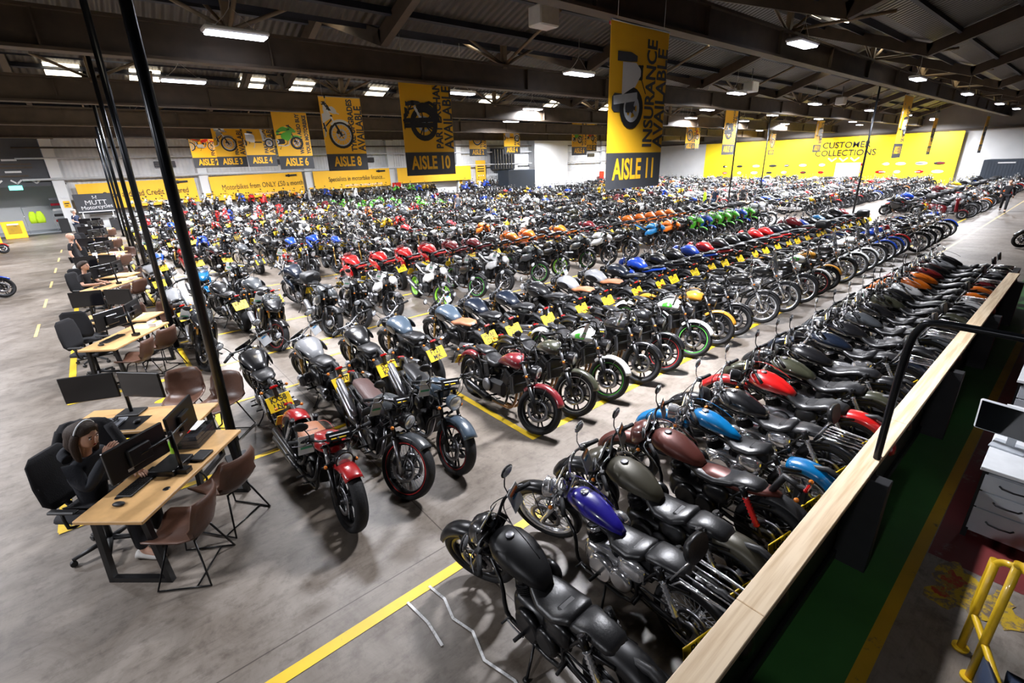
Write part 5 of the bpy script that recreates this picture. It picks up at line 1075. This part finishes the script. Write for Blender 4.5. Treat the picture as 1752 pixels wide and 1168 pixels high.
# the remaining machines, too many and too small to tell apart, as one object
mass = MB(); tmp = {}
names = []; vv = []; ff = []; mi = []; off = 0
import numpy as np
for (k, x, y, h, c) in rest:
    src = template(k, 3, tag=rb.random() < .6, stripe=None)
    key = id(src)
    if key not in tmp:
        tmp[key] = (np.array(src.v), src.f, src.m)
    V, Fc, Mm = tmp[key]
    T = np.array(Matrix.Translation((x, y, .724 if y > 42.4 and x < 34.3 else .004)) @ Matrix.Rotation(math.radians(h), 4, 'Z') @ Matrix.Rotation(math.radians(-7), 4, 'X'))
    vv.append(V @ T[:3, :3].T + T[:3, 3])
    for f, m in zip(Fc, Mm):
        m = 'body_'+c if m in ('paint', 'paint_matte') else m
        if m not in names: names.append(m)
        ff.append(tuple(i+off for i in f)); mi.append(names.index(m))
    off += len(V)
if rest:
    me = bpy.data.meshes.new('parked_motorcycles'); V = np.concatenate(vv)
    lens = np.array([len(f) for f in ff], dtype=np.int32); me.vertices.add(len(V)); me.vertices.foreach_set('co', V.astype(np.float32).ravel())
    me.loops.add(int(lens.sum())); me.loops.foreach_set('vertex_index', np.fromiter((i for f in ff for i in f), dtype=np.int32)); me.polygons.add(len(ff))
    me.polygons.foreach_set('loop_start', np.concatenate([[0], np.cumsum(lens)[:-1]]).astype(np.int32))
    for x in names: me.materials.append(MATS[x])
    me.polygons.foreach_set('material_index', np.array(mi, dtype=np.int32)); me.update(calc_edges=True); me.validate()
    o = obj('parked_motorcycles', me); o['kind'] = 'stuff'; o['label'] = 'densely parked motorcycles filling the far blocks of the hall'; o['category'] = 'motorcycles'
print('REST', len(rest), 'FACES', len(ff), 'USED', used, 'OBJ', len(bpy.data.objects))
mat('hoodie_black', (.012,.014,.02), .9, bump=.3, scale=80)
# ---------------------------------------------------------------- desks, chairs, screens
def desk_mesh():
    P = {}
    b = MB(); b.box((0,0,.725), (1.45,.6,.035), 'oak', b=.006); P['desk_top'] = b
    for s in (-1, 1):
        b = MB(); x = s*.62
        for t in (-1, 1): b.box((x, t*.24, .355), (.05,.05,.72), 'black_metal', Matrix.Rotation(t*.07, 3, 'X'))
        b.box((x,0,.025), (.05,.56,.05), 'black_metal'); b.box((x,0,.69), (.05,.5,.04), 'black_metal'); P['leg_frame' if s < 0 else 'leg_frame_'] = b
    b = MB(); b.box((0,.2,.66), (1.2,.08,.06), 'black_metal'); b.tube([(.3,.2,.65),(.45,.1,.4),(.6,.15,.2),(.63,.2,.02)], .012, 'black_plastic', 5, smooth=3); P['cable_tray'] = b
    return {k: v.mesh(k.strip('_')) for k, v in P.items()}
def shell_chair():
    P = {}; b = MB(); n = 9; F1 = []; F2 = []
    prof = [(.26,.43),(.22,.455),(.1,.44),(-.06,.425),(-.17,.45),(-.22,.52),(-.25,.62),(-.28,.74),(-.29,.82)]
    for i, (y, z) in enumerate(prof):
        t = i/(len(prof)-1); hw = .215+.025*math.sin(math.pi*t)-(.03 if i in (0, 8) else 0); row = []
        for j in range(n):
            u = -1+2*j/(n-1); row.append((hw*u, y+(.07*u*u if i > 4 else 0), z+(.075*u*u if i <= 5 else 0)))
        R = row+[(x, yy-(.012 if i > 4 else 0), zz-(.014 if i <= 5 else 0)) for x, yy, zz in reversed(row)]; F1.append(R)
    b.rings(F1, 'brown_leather'); P['seat_shell'] = b
    b = MB()
    for s in (-1, 1): b.tube([(s*.12,.1,.42),(s*.24,.22,.012),(s*.24,-.22,.012),(s*.12,-.12,.42)], .010, 'black_metal', 7)
    b.tube([(-.12,.1,.41),(.12,.1,.41)], .010, 'black_metal', 6); b.tube([(-.12,-.12,.41),(.12,-.12,.41)], .010, 'black_metal', 6); b.tube([(-.24,-.1,.012),(.24,-.1,.012)], .008, 'black_metal', 6); P['wire_frame'] = b
    return {k: v.mesh(k) for k, v in P.items()}
def office_chair():
    P = {}; b = MB(); b.loft([(-.24,.50,.18,.03,3),(-.2,.50,.24,.045,3),(.18,.50,.24,.045,3),(.25,.48,.2,.03,3)], 'fabric_black', 16); P['seat'] = b
    b = MB(); b.loft([(.58,-.24,.16,.02,3),(.66,-.26,.22,.025,3),(.85,-.27,.23,.025,3),(1.05,-.29,.2,.02,3),(1.1,-.30,.14,.015,3)], 'fabric_black', 14, Matrix(((0,0,1,0),(0,1,0,0),(1,0,0,0),(0,0,0,1)))); b.tube([(-.26,0,.75),(-.3,0,.6),(-.2,0,.46),(0,0,.44)], .025, 'black_plastic', 8, smooth=3); P['backrest'] = b
    for s in (-1, 1): b = MB(); b.tube([(.0,s*.22,.46),(.0,s*.3,.5),(0,s*.31,.66)], .015, 'black_plastic', 6, smooth=2); b.box((.02,s*.31,.68), (.25,.06,.03), 'black_plastic', b=.01); P['armrest' if s < 0 else 'armrest_'] = b
    b = MB(); b.cyl((0,0,.1), (0,0,.46), .028, 'black_metal', 10)
    for i in range(5):
        a = 2*math.pi*i/5+.3; b.tube([(0,0,.12),(.3*math.cos(a),.3*math.sin(a),.07)], [.03,.018], 'black_plastic', 6)
        b.cyl((.3*math.cos(a)-.02*math.sin(a),.3*math.sin(a)+.02*math.cos(a),.03), (.3*math.cos(a)+.02*math.sin(a),.3*math.sin(a)-.02*math.cos(a),.03), .028, 'black_plastic', 8)
    P['star_base'] = b
    return {k: v.mesh(k.strip('_')) for k, v in P.items()}
def dual_screens(base):
    P = {}; b = MB(); zc = .40
    if base: b.box((0,.0,.012), (.26,.2,.024), 'black_plastic', b=.006); b.cyl((0,0,.02), (0,0,.42), .02, 'black_metal', 10)
    else: b.box((0,-.02,.02), (.08,.1,.05), 'black_metal'); b.cyl((0,0,-.08), (0,0,.44), .018, 'black_metal', 10)
    b.tube([(-.3,.06,zc),(-.12,.02,zc),(0,0,zc),(.12,.02,zc),(.3,.06,zc)], .014, 'black_metal', 8, smooth=2); P['stand'] = b
    for s in (-1, 1):
        R = Matrix.Rotation(s*.22, 3, 'Z'); c = Vector((s*.28,.10,zc)); b = MB(); b.box(c, (.53,.028,.31), 'monitor_black', R, b=.006); b.box(c+R @ Vector((0,-.03,0)), (.2,.04,.16), 'monitor_black', R, b=.01); b.box(c+R @ Vector((-.1,-.0155,-.1)), (.05,.002,.025), 'card', R); P['monitor' if s < 0 else 'monitor_'] = b
        b = MB(); b.box(c+R @ Vector((0,.0155,0)), (.51,.003,.29), 'screen_off', R); P['screen' if s < 0 else 'screen_'] = b
    return {k: v.mesh(k.strip('_')) for k, v in P.items()}
DM, SC_, OC, DS, DSB = desk_mesh(), shell_chair(), office_chair(), dual_screens(False), dual_screens(True)
def make(name, parts, label, cat, loc, rz, group=None):
    t = thing(name, label, cat, loc, rz, group); made = {}
    for k, me in parts.items():
        par = made.get({'screen': 'monitor', 'screen_': 'monitor_'}.get(k), t); made[k] = obj(k.strip('_'), me, par)
    return t
def item(name, mb, label, cat, D, x, y, z=.743, rz=0., group=None):
    c, s = math.cos(D[2]), math.sin(D[2]); return single(name, mb, label, cat, (D[0]+c*x-s*y, D[1]+s*x+c*y, z), (0,0,D[2]+rz), group)
def at(D, x, y, z=0.): c, s = math.cos(D[2]), math.sin(D[2]); return (D[0]+c*x-s*y, D[1]+s*x+c*y, z)
def kb(): 
    b = MB(); b.box((0,0,.01), (.44,.14,.018), 'black_plastic', b=.004)
    for r in range(5):
        for c in range(15): b.box((-.2+.0285*c,-.05+.025*r,.021), (.022,.019,.006), 'monitor_black')
    return b
def mouse(): b = MB(); b.ell((0,0,.014), (.032,.055,.018), 'black_plastic', 12, 6); return b
def papers(n=3):
    b = MB(); 
    for i in range(n): b.box((.01*i,.012*i,.002+.003*i), (.21,.297,.002), 'card', Matrix.Rotation(.12*i, 3, 'Z'))
    return b
def boxy(w_, d, h, m, lid=None):
    b = MB(); b.box((0,0,h/2), (w_,d,h), m, b=.006)
    if lid: b.box((0,0,h+.002), (w_*.8,d*.5,.003), lid)
    return b
BAYS = [(5.15,6.59), (10.6,12.15), (16.3,17.9), (22.0,23.5), (27.8,29.3), (33.6,35.1)]
WHO = ["the seated woman's bay","the bay after the seated woman's","the seated man's bay","the bald man's bay","the bay past the bald man's","the last bay by the shop"]
for bi, (ya, yb) in enumerate(BAYS):
    W_ = WHO[bi]; D1 = (-.08 if bi < 1 else -.12, ya, math.radians(48 if bi == 0 else 53)); D2 = (-.19, yb, math.radians(145))
    make('desk', DM, 'oak topped desk with black frame, closer desk of '+W_, 'desk', (D1[0], D1[1], 0), D1[2], 'oak desks'); make('desk', DM, 'oak topped desk with black frame, farther desk of '+W_, 'desk', (D2[0], D2[1], 0), D2[2], 'oak desks')
    make('dual_monitor_stand', DS, 'two monitors on an arm, backs this way, closer desk, '+W_, 'monitors', at(D1,-.05,-.18,.745), D1[2], 'monitor pairs')
    make('dual_monitor_stand', DSB, 'two dark screened monitors, farther desk, '+W_, 'monitors', at(D2,.20,-.16,.745), D2[2]+(.0 if bi == 0 else .1), 'monitor pairs')
    for j, (D, cx, cy, rz) in enumerate(((D1,-.48,-.42,.15),(D1,.16,-.40,-.2),(D2,.15,-1.08 if bi == 0 else -.62,.3),(D2,-.45,-.86 if bi == 0 else -.6,-.1))):
        if bi > 3 and j > 1: continue
        make('visitor_chair', SC_, 'brown shell chair, %s, %s' % (['stair side of the closer desk','pole side of the closer desk','floor side of the farther desk','pole side of the farther desk'][j], W_), 'chair', at(D, cx, cy), D[2]+rz, 'brown shell chairs')
    make('office_chair', OC, 'black swivel office chair behind the closer desk of '+W_, 'chair', at(D1,-.22 if bi == 0 else -.1,.60), D1[2]-math.pi/2, 'office chairs')
    make('office_chair', OC, 'black swivel office chair behind the farther desk of '+W_, 'chair', at(D2,.09 if bi == 0 else .3,.46), D2[2]-math.pi/2+.3, 'office chairs')
    item('keyboard', kb(), 'black keyboard on the closer desk of '+W_, 'keyboard', D1, -.2, .1, group='keyboards'); item('mouse', mouse(), 'black mouse on the closer desk of '+W_, 'mouse', D1, -.52, .06, group='mice')
    if bi: item('keyboard', kb(), 'black keyboard, farther desk, '+W_, 'keyboard', D2, .2, .15, group='keyboards'); item('paper_sheets', papers(), 'white sheets of paper on the closer desk of '+W_, 'papers', D1, .45, 0, group='papers'); item('paper_sheets', papers(2), 'white sheets of paper on the farther desk of '+W_, 'papers', D2, -.35, .0, group='papers')
    if 0 < bi: item('card_box', boxy(.2,.14,.07,'card','plate_yellow'), 'white box with yellow top, closer desk, '+W_, 'box', D1, .52, -.18, group='small boxes'); item('telephone', boxy(.18,.2,.05,'black_plastic','monitor_black'), 'black desk telephone on the farther desk of '+W_, 'telephone', D2, -.05, -.12, group='telephones')
D1 = (-.08, 5.15, math.radians(48)); D2 = (-.19, 6.59, math.radians(145))
t = thing('letter_trays', 'stack of dark see-through letter trays at the pole end of the desk', 'trays', at(D1,.50,.06,.745), D1[2]+.1)
for i in range(3):
    b = MB(); b.box((0,0,.006), (.34,.25,.004), 'clear_tray')
    for s in (-1, 1): b.box((s*.168,0,.025), (.005,.25,.04), 'clear_tray'); b.box((0,s*.122,.025), (.34,.005,.04), 'clear_tray')
    o = obj('tray', b, t, (0,0,.048*i))
b = MB(); b.box((-.08,.0,.0), (.06,.04,.003), 'lamp_red'); b.box((.05,.02,.0), (.2,.16,.004), 'card'); obj('tray_contents', b, t, (0,0,.155))
item('glass_cup', (lambda b: b.lathe((0,0,0), (0,0,1), [(0,.03),(.09,.036),(.092,.034),(.006,.027)], 'screen_tint', 14) or b)(MB()), 'clear glass cup standing on the letter trays', 'cup', D1, .55, .1, .905)
item('docking_box', boxy(.30,.24,.06,'monitor_black'), 'flat black computer box under the monitors of the seated woman', 'computer', D1, .02, -.03)
item('docking_box', boxy(.18,.14,.03,'black_plastic'), 'small black box beside the flat black computer box', 'computer', D1, .2, -.2)
item('green_bottle', (lambda b: b.lathe((0,0,0), (0,0,1), [(0,.03),(.01,.032),(.10,.032),(.13,.02),(.15,.012)], 'rim_green', 14) or b)(MB()), 'small green yellow bottle beside the letter trays', 'bottle', D1, .28, .14)
item('smartphone', boxy(.035,.07,.01,'monitor_black'), 'small dark phone lying beside the mouse of the seated woman', 'phone', D1, -.42, .14, rz=.5)
item('cable_grommet', (lambda b: b.lathe((0,0,0), (0,0,1), [(0,.03),(.002,.03),(.003,.02)], 'monitor_black', 14) or b)(MB()), 'round dark cable hole near the front edge of the seated woman\'s desk', 'grommet', D1, -.3, -.2)
item('desk_mat', boxy(.62,.32,.004,'monitor_black'), 'black desk mat under the closed laptop', 'desk mat', D2, .22, .1)
t = thing('laptop', 'closed grey laptop on the black desk mat', 'laptop', at(D2,.3,.1,.749), D2[2]+.1); b = MB(); b.box((0,0,.008), (.32,.22,.014), 'drawer_grey', b=.005); b.v = b.v; obj('base', b, t); b = MB(); b.box((0,0,.018), (.318,.218,.005), 'tee_grey', b=.002); obj('lid', b, t)
t = thing('headset', 'black headset lying on the closed laptop', 'headset', at(D2,.3,.1,.785), D2[2]+.6)
b = MB(); b.tube([(.085*math.cos(a/8*math.pi*1.2-.3), .085*math.sin(a/8*math.pi*1.2-.3), 0) for a in range(9)], .008, 'black_plastic', 6); obj('headband', b, t)
for s in (0, 1.2*math.pi): b = MB(); b.ell((.08*math.cos(s-.3), .08*math.sin(s-.3), .0), (.03,.03,.018), 'black_plastic', 10, 5); obj('ear_cup', b, t)
item('mouse', mouse(), 'black mouse on the mat beside the closed laptop', 'mouse', D2, -.02, .1, .749)
b = MB()
for i in range(3): b.tube([(.06*(1+.15*i)*math.cos(a*.5)+.01*i, .055*(1+.1*i)*math.sin(a*.5), .006+.004*i) for a in range(13)], .004, 'black_plastic', 5)
item('coiled_cable', b, 'coil of black cable on the left end of the laptop desk', 'cable', D2, .55, .05)
t = thing('jacket', 'black jacket draped over the office chair behind the laptop desk', 'jacket', at(D2,.09,.46,0), D2[2]-math.pi/2+.3)
b = MB(); R = []
for i, (z, w_, d_) in enumerate(((.45,.23,.07),(.55,.25,.085),(.75,.25,.085),(.95,.245,.07),(1.08,.22,.055),(1.13,.17,.04),(1.145,.10,.025))):
    R.append([(-.29+(d_+.015*math.sin(j*1.9+i))*math.cos(2*math.pi*j/24), (w_+.015*math.sin(j*2.7+i*.7))*math.sin(2*math.pi*j/24), z) for j in range(24)])
b.rings(R, 'fabric_black'); obj('jacket_body', b, t)
for s in (-1, 1): b = MB(); b.tube([(-.3,s*.19,1.06),(-.34,s*.26,.85),(-.33,s*.27,.6),(-.3,s*.26,.45)], [.045,.05,.045,.035], 'fabric_black', 10, smooth=3); obj('sleeve', b, t)
item('letter_sign', boxy(.12,.02,.16,'card'), 'white card with a red L on the bald man\'s desk', 'sign', (-.12,22.0,math.radians(53)), .2, -.2)
obj('red_letter', text('L', .13, 'lamp_red', Matrix.Translation((0,-.012,.08)) @ Matrix.Rotation(math.pi/2, 4, 'X'), 1.2, .004), bpy.data.objects['letter_sign'])
b = MB(); b.box((0,0,.18), (.34,.02,.28), 'screen_lit', b=.004); b.box((0,0,.02), (.14,.1,.04), 'black_plastic')
item('lit_screen', b, 'bright screen facing up the bays beside the bald man', 'monitor', (-.12,22.0,math.radians(53)), -.35, .05, rz=.3)
# work station in the cross aisle
D3 = (30.6, 14.0, math.radians(20)); make('desk', DM, 'small dark desk station in the cross aisle by the thin pole', 'desk', (D3[0], D3[1], 0), D3[2]); make('dual_monitor_stand', DS, 'black monitors on the cross aisle desk station', 'monitors', at(D3,0,-.1,.745), D3[2]); make('office_chair', OC, 'black office chair at the cross aisle desk station', 'chair', at(D3,0,.6), D3[2]-math.pi/2); make('visitor_chair', SC_, 'brown shell chair at the cross aisle desk station', 'chair', at(D3,-.6,-.5), D3[2])

# ---------------------------------------------------------------- people
def skin_obj(name, V, E, Rd, m, parent, sub=2):
    me = bpy.data.meshes.new(name); me.from_pydata([tuple(v) for v in V], E, []); me.materials.append(MATS[m]); o = bpy.data.objects.new(name, me); COL.objects.link(o); o.parent = parent
    k = o.modifiers.new('skin', 'SKIN'); k.use_smooth_shade = True; k.branch_smoothing = .4
    for i, d in enumerate(me.skin_vertices[0].data): r = Rd[i]; d.radius = r if isinstance(r, tuple) else (r, r); d.use_root = (i == 0)
    s = o.modifiers.new('sub', 'SUBSURF'); s.levels = sub; s.render_levels = sub
    return o
def person(label, loc, rz, J, top='fabric_black', trousers='fabric_black', shoes='black_plastic', hair='hair_dark', sleeve='long', bald=False, female=False, longhair=False):
    t = thing('person', label, 'person', loc, rz); N = []; V = []; Rd = []
    def v(n, p, r): N.append(n); V.append(Vector(p)); Rd.append(r)
    pel, ch, nk, hd = (Vector(J[k]) for k in ('pelvis','chest','neck','head')); w_ = .155 if female else .18; side = J.get('side', Vector((0,1,0))); side = Vector(side)
    v('pelvis', pel, (.135,.10)); v('waist', pel.lerp(ch, .45), (.12,.09)); v('chest', ch, (.14,.10)); v('neckb', nk-(nk-ch).normalized()*.05, (.075,.06)); v('neck', nk, .05)
    v('jaw', nk.lerp(hd, .55), .062); v('head', hd+Vector((.0,0,.015)), .088); v('crown', hd+Vector((-.01,0,.075)), .07)
    E = [(0,1),(1,2),(2,3),(3,4),(4,5),(5,6),(6,7)]; arms = []
    for s, q in ((1, 'l'), (-1, 'r')):
        sh = ch.lerp(nk, .55)+side*s*w_; k = len(V); v('sh', sh, .055); v('el', J['elbow_'+q], .04); v('wr', J['wrist_'+q], .026); v('hand', Vector(J['wrist_'+q])+(Vector(J['wrist_'+q])-Vector(J['elbow_'+q])).normalized()*.05, (.03,.018)); E += [(2,k),(k,k+1),(k+1,k+2),(k+2,k+3)]; arms.append(k)
    legs = []
    for s, q in ((1, 'l'), (-1, 'r')):
        k = len(V); v('hip', pel+side*s*.085-Vector((0,0,.04)), .085); v('kn', J['knee_'+q], .055); v('an', J['ankle_'+q], .038); fw = Vector(J.get('foot_'+q, (1,0,0))); v('toe', Vector(J['ankle_'+q])+fw*.15-Vector((0,0,.05)), (.035,.025)); E += [(0,k),(k,k+1),(k+1,k+2),(k+2,k+3)]; legs.append(k)
    SH = dict(pelvis=.7, waist=.7, chest=.72, neckb=.8, sh=.72, hip=.85, kn=.9); SH['el'] = .85 if sleeve == 'long' else 1.
    skin_obj('body', V, E, [(tuple(x*SH.get(n, 1) for x in r) if isinstance(r, tuple) else r*SH.get(n, 1)) for n, r in zip(N, Rd)], 'skin', t)
    g = lambda r, d: tuple(x+d for x in r) if isinstance(r, tuple) else r+d
    ids = [2, 1, 0, 3]; ee = [(0,1),(1,2),(0,3)]
    for k in arms:
        a = len(ids); ids += [k, k+1]; ee += [(0,a),(a,a+1)]
        if sleeve == 'long': ids.append(k+2); ee.append((a+1,a+2))
    VV = [V[i].copy() for i in ids]; RR = [g(Rd[i], .018) for i in ids]; VV[2] = VV[2]-Vector((0,0,.06))
    if sleeve == 'short':
        for j, i in enumerate(ids):
            if N[i] == 'el': VV[j] = V[i].lerp(V[i-1], .25); RR[j] = .062
    skin_obj('top', VV, ee, RR, top, t)
    ids = [0]; ee = []
    for k in legs: a = len(ids); ids += [k, k+1, k+2]; ee += [(0,a),(a,a+1),(a+1,a+2)]
    RR = [g(Rd[i], .016) for i in ids]; VV = [V[i].copy() for i in ids]
    for j, i in enumerate(ids):
        if N[i] == 'an': VV[j] = VV[j]+Vector((0,0,.02)); RR[j] = .058
    skin_obj('trousers', VV, ee, RR, trousers, t)
    for q, k in zip('lr', legs):
        an = V[k+2]; fw = Vector(J.get('foot_'+q, (1,0,0))).normalized(); b = MB(); sd = fw.cross(Vector((0,0,1)))
        R = []
        for d, w2, h in ((-.09,.03,.05),(-.07,.042,.09),(.0,.042,.10),(.08,.048,.07),(.15,.045,.05),(.19,.025,.03)):
            c = an+fw*d+Vector((0,0,-.085)); R.append([c+sd*(w2*math.cos(a))+Vector((0,0,h/2+h/2*math.sin(a))) for a in (2*math.pi*j/10 for j in range(10))])
        b.rings(R, shoes); obj('shoe', b, t)
    for q, k in zip('lr', arms):   # hands: palm, four fingers and a thumb
        wr = V[k+2]; d = (V[k+3]-wr).normalized(); up = Vector(J.get('palm_'+q, (0,0,-1))); sd = d.cross(up).normalized(); up = sd.cross(d); b = MB()
        b.tube([wr, wr+d*.03, wr+d*.085], [.026,.038,.038], 'skin', 10, flat=.5)
        for i, (o_, ln) in enumerate(((-.028,.062),(-.009,.072),(.010,.068),(.028,.052))):
            p0 = wr+d*.078+sd*o_; p1 = p0+d*ln*.45+up*.004; p2 = p1+(d*.8+up*.5).normalized()*ln*.3; p3 = p2+(d*.5+up*.8).normalized()*ln*.28; b.tube([p0,p1,p2,p3], [.0095,.009,.008,.006], 'skin', 6)
        s_ = -1 if q == 'l' else 1; p0 = wr+d*.02+sd*(s_*.03); b.tube([p0, p0+d*.028+sd*s_*.02+up*.01, p0+d*.055+sd*s_*.024+up*.018], [.012,.010,.007], 'skin', 6); obj('hand', b, t)
    f = Vector(J.get('look', (1,0,0))).normalized(); sd = Vector((0,0,1)).cross(f).normalized(); u = f.cross(sd); T = Matrix(((f.x,sd.x,u.x,hd.x),(f.y,sd.y,u.y,hd.y),(f.z,sd.z,u.z,hd.z),(0,0,0,1)))
    b = MB(); b.loft([(-.12,0,.02,.02),(-.1,0,.055,.055),(-.05,.0,.076,.09),(0,0,.08,.105),(.05,-.005,.074,.1),(.085,-.015,.055,.085),(.1,-.02,.03,.05)], 'skin', 18, T @ Matrix.Translation((0,0,.02)))
    n = MB(); n.loft([(-.035,0,.008,.008),(-.01,.012,.012,.012),(.02,.018,.014,.012),(.03,.01,.008,.008)], 'skin', 8, T @ Matrix.Translation((.10,0,-.0)) @ Matrix.Rotation(math.pi/2, 4, 'Y')); b.add(n)
    for s in (-1, 1): b.add(MB().ell((0,0,0), (.012,.006,.03), 'skin', 8, 5), T @ Matrix.Translation((-.005, s*.083, .0)))
    obj('face', b, t); b = MB()
    for s in (-1, 1): b.add(MB().ell((0,0,0), (.006,.014,.008), 'card', 8, 5), T @ Matrix.Translation((.094, s*.032, .025))); b.add(MB().ell((0,0,0), (.004,.006,.006), 'ink', 8, 4), T @ Matrix.Translation((.099, s*.032, .025))); b.add(MB().box((0,0,0), (.008,.03,.006), hair), T @ Matrix.Translation((.095, s*.032, .045)))
    b.add(MB().ell((0,0,0), (.006,.022,.006), 'lamp_red' if female else 'seat_brown', 8, 4), T @ Matrix.Translation((.098, 0, -.045))); obj('features', b, t)
    if not bald:
        b = MB(); b.loft([(-.145,0,.03,.03),(-.12,.0,.075,.075),(-.06,.02,.097,.10,2.2,.13),(0,.035,.098,.10,2.2,.06),(.05,.055,.088,.08,2.2,.02),(.085,.07,.05,.04,2.2,.01)], hair, 18, T @ Matrix.Translation((0,0,.018)))
        if longhair:
            for s in (-1, 1): b.tube([T @ Vector((.02,s*.085,.08)), T @ Vector((-.0,s*.10,-.02)), T @ Vector((.01,s*.09,-.14)), T @ Vector((.03,s*.08,-.22))], [.03,.035,.03,.012], hair, 8, smooth=3)
            b.tube([T @ Vector((-.08,0,.0)), T @ Vector((-.10,0,-.1)), T @ Vector((-.07,0,-.2))], [.07,.075,.03], hair, 10, smooth=3)
        obj('hair', b, t)
    return t, T
SIT = dict(pelvis=(0,0,.56), chest=(.05,0,.92), neck=(.09,0,1.10), head=(.13,0,1.24), elbow_l=(.16,.26,.80), wrist_l=(.38,.14,.80), elbow_r=(.16,-.26,.80), wrist_r=(.38,-.14,.80), knee_l=(.42,.12,.52), ankle_l=(.40,.13,.09), knee_r=(.42,-.12,.52), ankle_r=(.44,-.14,.09))
STD_ = dict(pelvis=(0,0,.93), chest=(.01,0,1.27), neck=(.01,0,1.46), head=(.03,0,1.60), elbow_l=(-.03,.25,1.10), wrist_l=(.08,.24,.87), elbow_r=(-.03,-.25,1.10), wrist_r=(.08,-.24,.87), knee_l=(.03,.10,.5), ankle_l=(-.01,.11,.09), knee_r=(.03,-.10,.5), ankle_r=(-.01,-.11,.09))
D1 = (-.08, 5.15, math.radians(48)); p = at(D1, -.22, .60)
J = dict(SIT); J.update(look=(1,-.05,-.25), elbow_r=(.2,-.2,.82), wrist_r=(.3,-.03,1.06), palm_r=(0,1,0))
pw, TT = person('woman in dark hoodie with headband seated at the closest oak desk, hand at her chin', p, D1[2]-math.pi/2, J, top='hoodie_black', female=True, longhair=True, shoes='shoe_white')
b = MB(); b.tube([TT @ Vector((.015, .108*math.cos(a), .03+.142*math.sin(a))) for a in (math.pi*i/10 for i in range(11))], .008, 'card', 6)
for s in (-1, 1): b.add(MB().ell((0,0,0), (.03,.014,.03), 'black_plastic', 10, 5), TT @ Matrix.Translation((0, s*.1, 0)))
obj('headband', b, pw); b = MB(); b.tube([(.0,-.09,1.06),(-.07,-.05,1.09),(-.08,.05,1.09),(.0,.09,1.06),(.09,.05,1.0),(.09,-.05,1.0)], .045, 'hoodie_black', 8, smooth=3, closed=False); obj('hood', b, pw)
D5 = (-.12, 16.3, math.radians(53)); J = dict(SIT); J.update(look=(1,.1,-.1), wrist_l=(.46,.1,.80), wrist_r=(.46,-.14,.80))
pm_, TT = person('man in black T-shirt and headset seated typing in the third bay', at(D5,-.1,.62), D5[2]-math.pi/2, J, sleeve='short', hair='hair_dark')
b = MB(); b.tube([TT @ Vector((.0, .1*math.cos(a), .03+.12*math.sin(a))) for a in (math.pi*i/10 for i in range(11))], .007, 'black_plastic', 6); obj('headset', b, pm_)
J = dict(STD_); J.update(look=(.9,-.3,-.3), elbow_l=(.12,.24,1.12), wrist_l=(.13,.06,1.38), palm_l=(1,0,0), elbow_r=(-.03,-.27,1.10), wrist_r=(.06,-.3,.86))
person('bald man in black T-shirt standing, one hand at mouth, helmet in the other', (-.85, 21.3, 0), math.radians(-15), J, sleeve='short', bald=True)
t = thing('crash_helmet', 'white and dark crash helmet held by the bald man', 'helmet', (-.87, 20.98, .62), 0.)
b = MB(); b.ell((0,0,0), (.15,.125,.13), 'card', 18, 10); obj('shell', b, t); b = MB(); b.ell((.03,0,.01), (.125,.112,.06), 'glass_dark', 16, 7); obj('visor', b, t); b = MB(); b.ell((.02,0,-.08), (.135,.115,.05), 'black_plastic', 16, 6); obj('chin_bar', b, t)
J = dict(STD_); J.update(look=(1,0,-.3), elbow_l=(.08,.24,1.15), wrist_l=(.28,.1,1.15), elbow_r=(.0,-.26,1.12), wrist_r=(.22,-.18,1.02))
person('grey-haired man in navy polo and jeans standing by the shop end desks', (-.95, 37.2, 0), math.radians(-30), J, top='tee_navy', trousers='jean', sleeve='short', hair='hair_grey')
J = dict(STD_); J.update(look=(1,0,0), knee_l=(.2,.10,.52), ankle_l=(.3,.1,.10), knee_r=(-.05,-.10,.5), ankle_r=(-.32,-.1,.14), elbow_l=(-.12,.25,1.12), wrist_l=(-.1,.27,.87), elbow_r=(.06,-.26,1.12), wrist_r=(.2,-.24,.92))
person('man in black walking along the far end of the open walkway', (38.8, 3.25, 0), math.radians(185), J)
for i, (x, y, a, tp, lb) in enumerate(((28.4,15.4,120,'hivis','person in high visibility vest standing among the far motorcycles'),(29.2,15.2,170,'tee_navy','person in navy top beside the one in a high visibility vest'),(18.2,26.9,200,'tee_grey','person in grey top among the motorcycles below the AISLE 10 banner'),(31.6,14.6,200,'fabric_black','person in black at the cross aisle desk station'))):
    person(lb, (x, y, 0), math.radians(a), dict(STD_, look=(1,0,-.2)), top=tp, trousers='jean' if i != 3 else 'fabric_black', sleeve='short' if i else 'long')
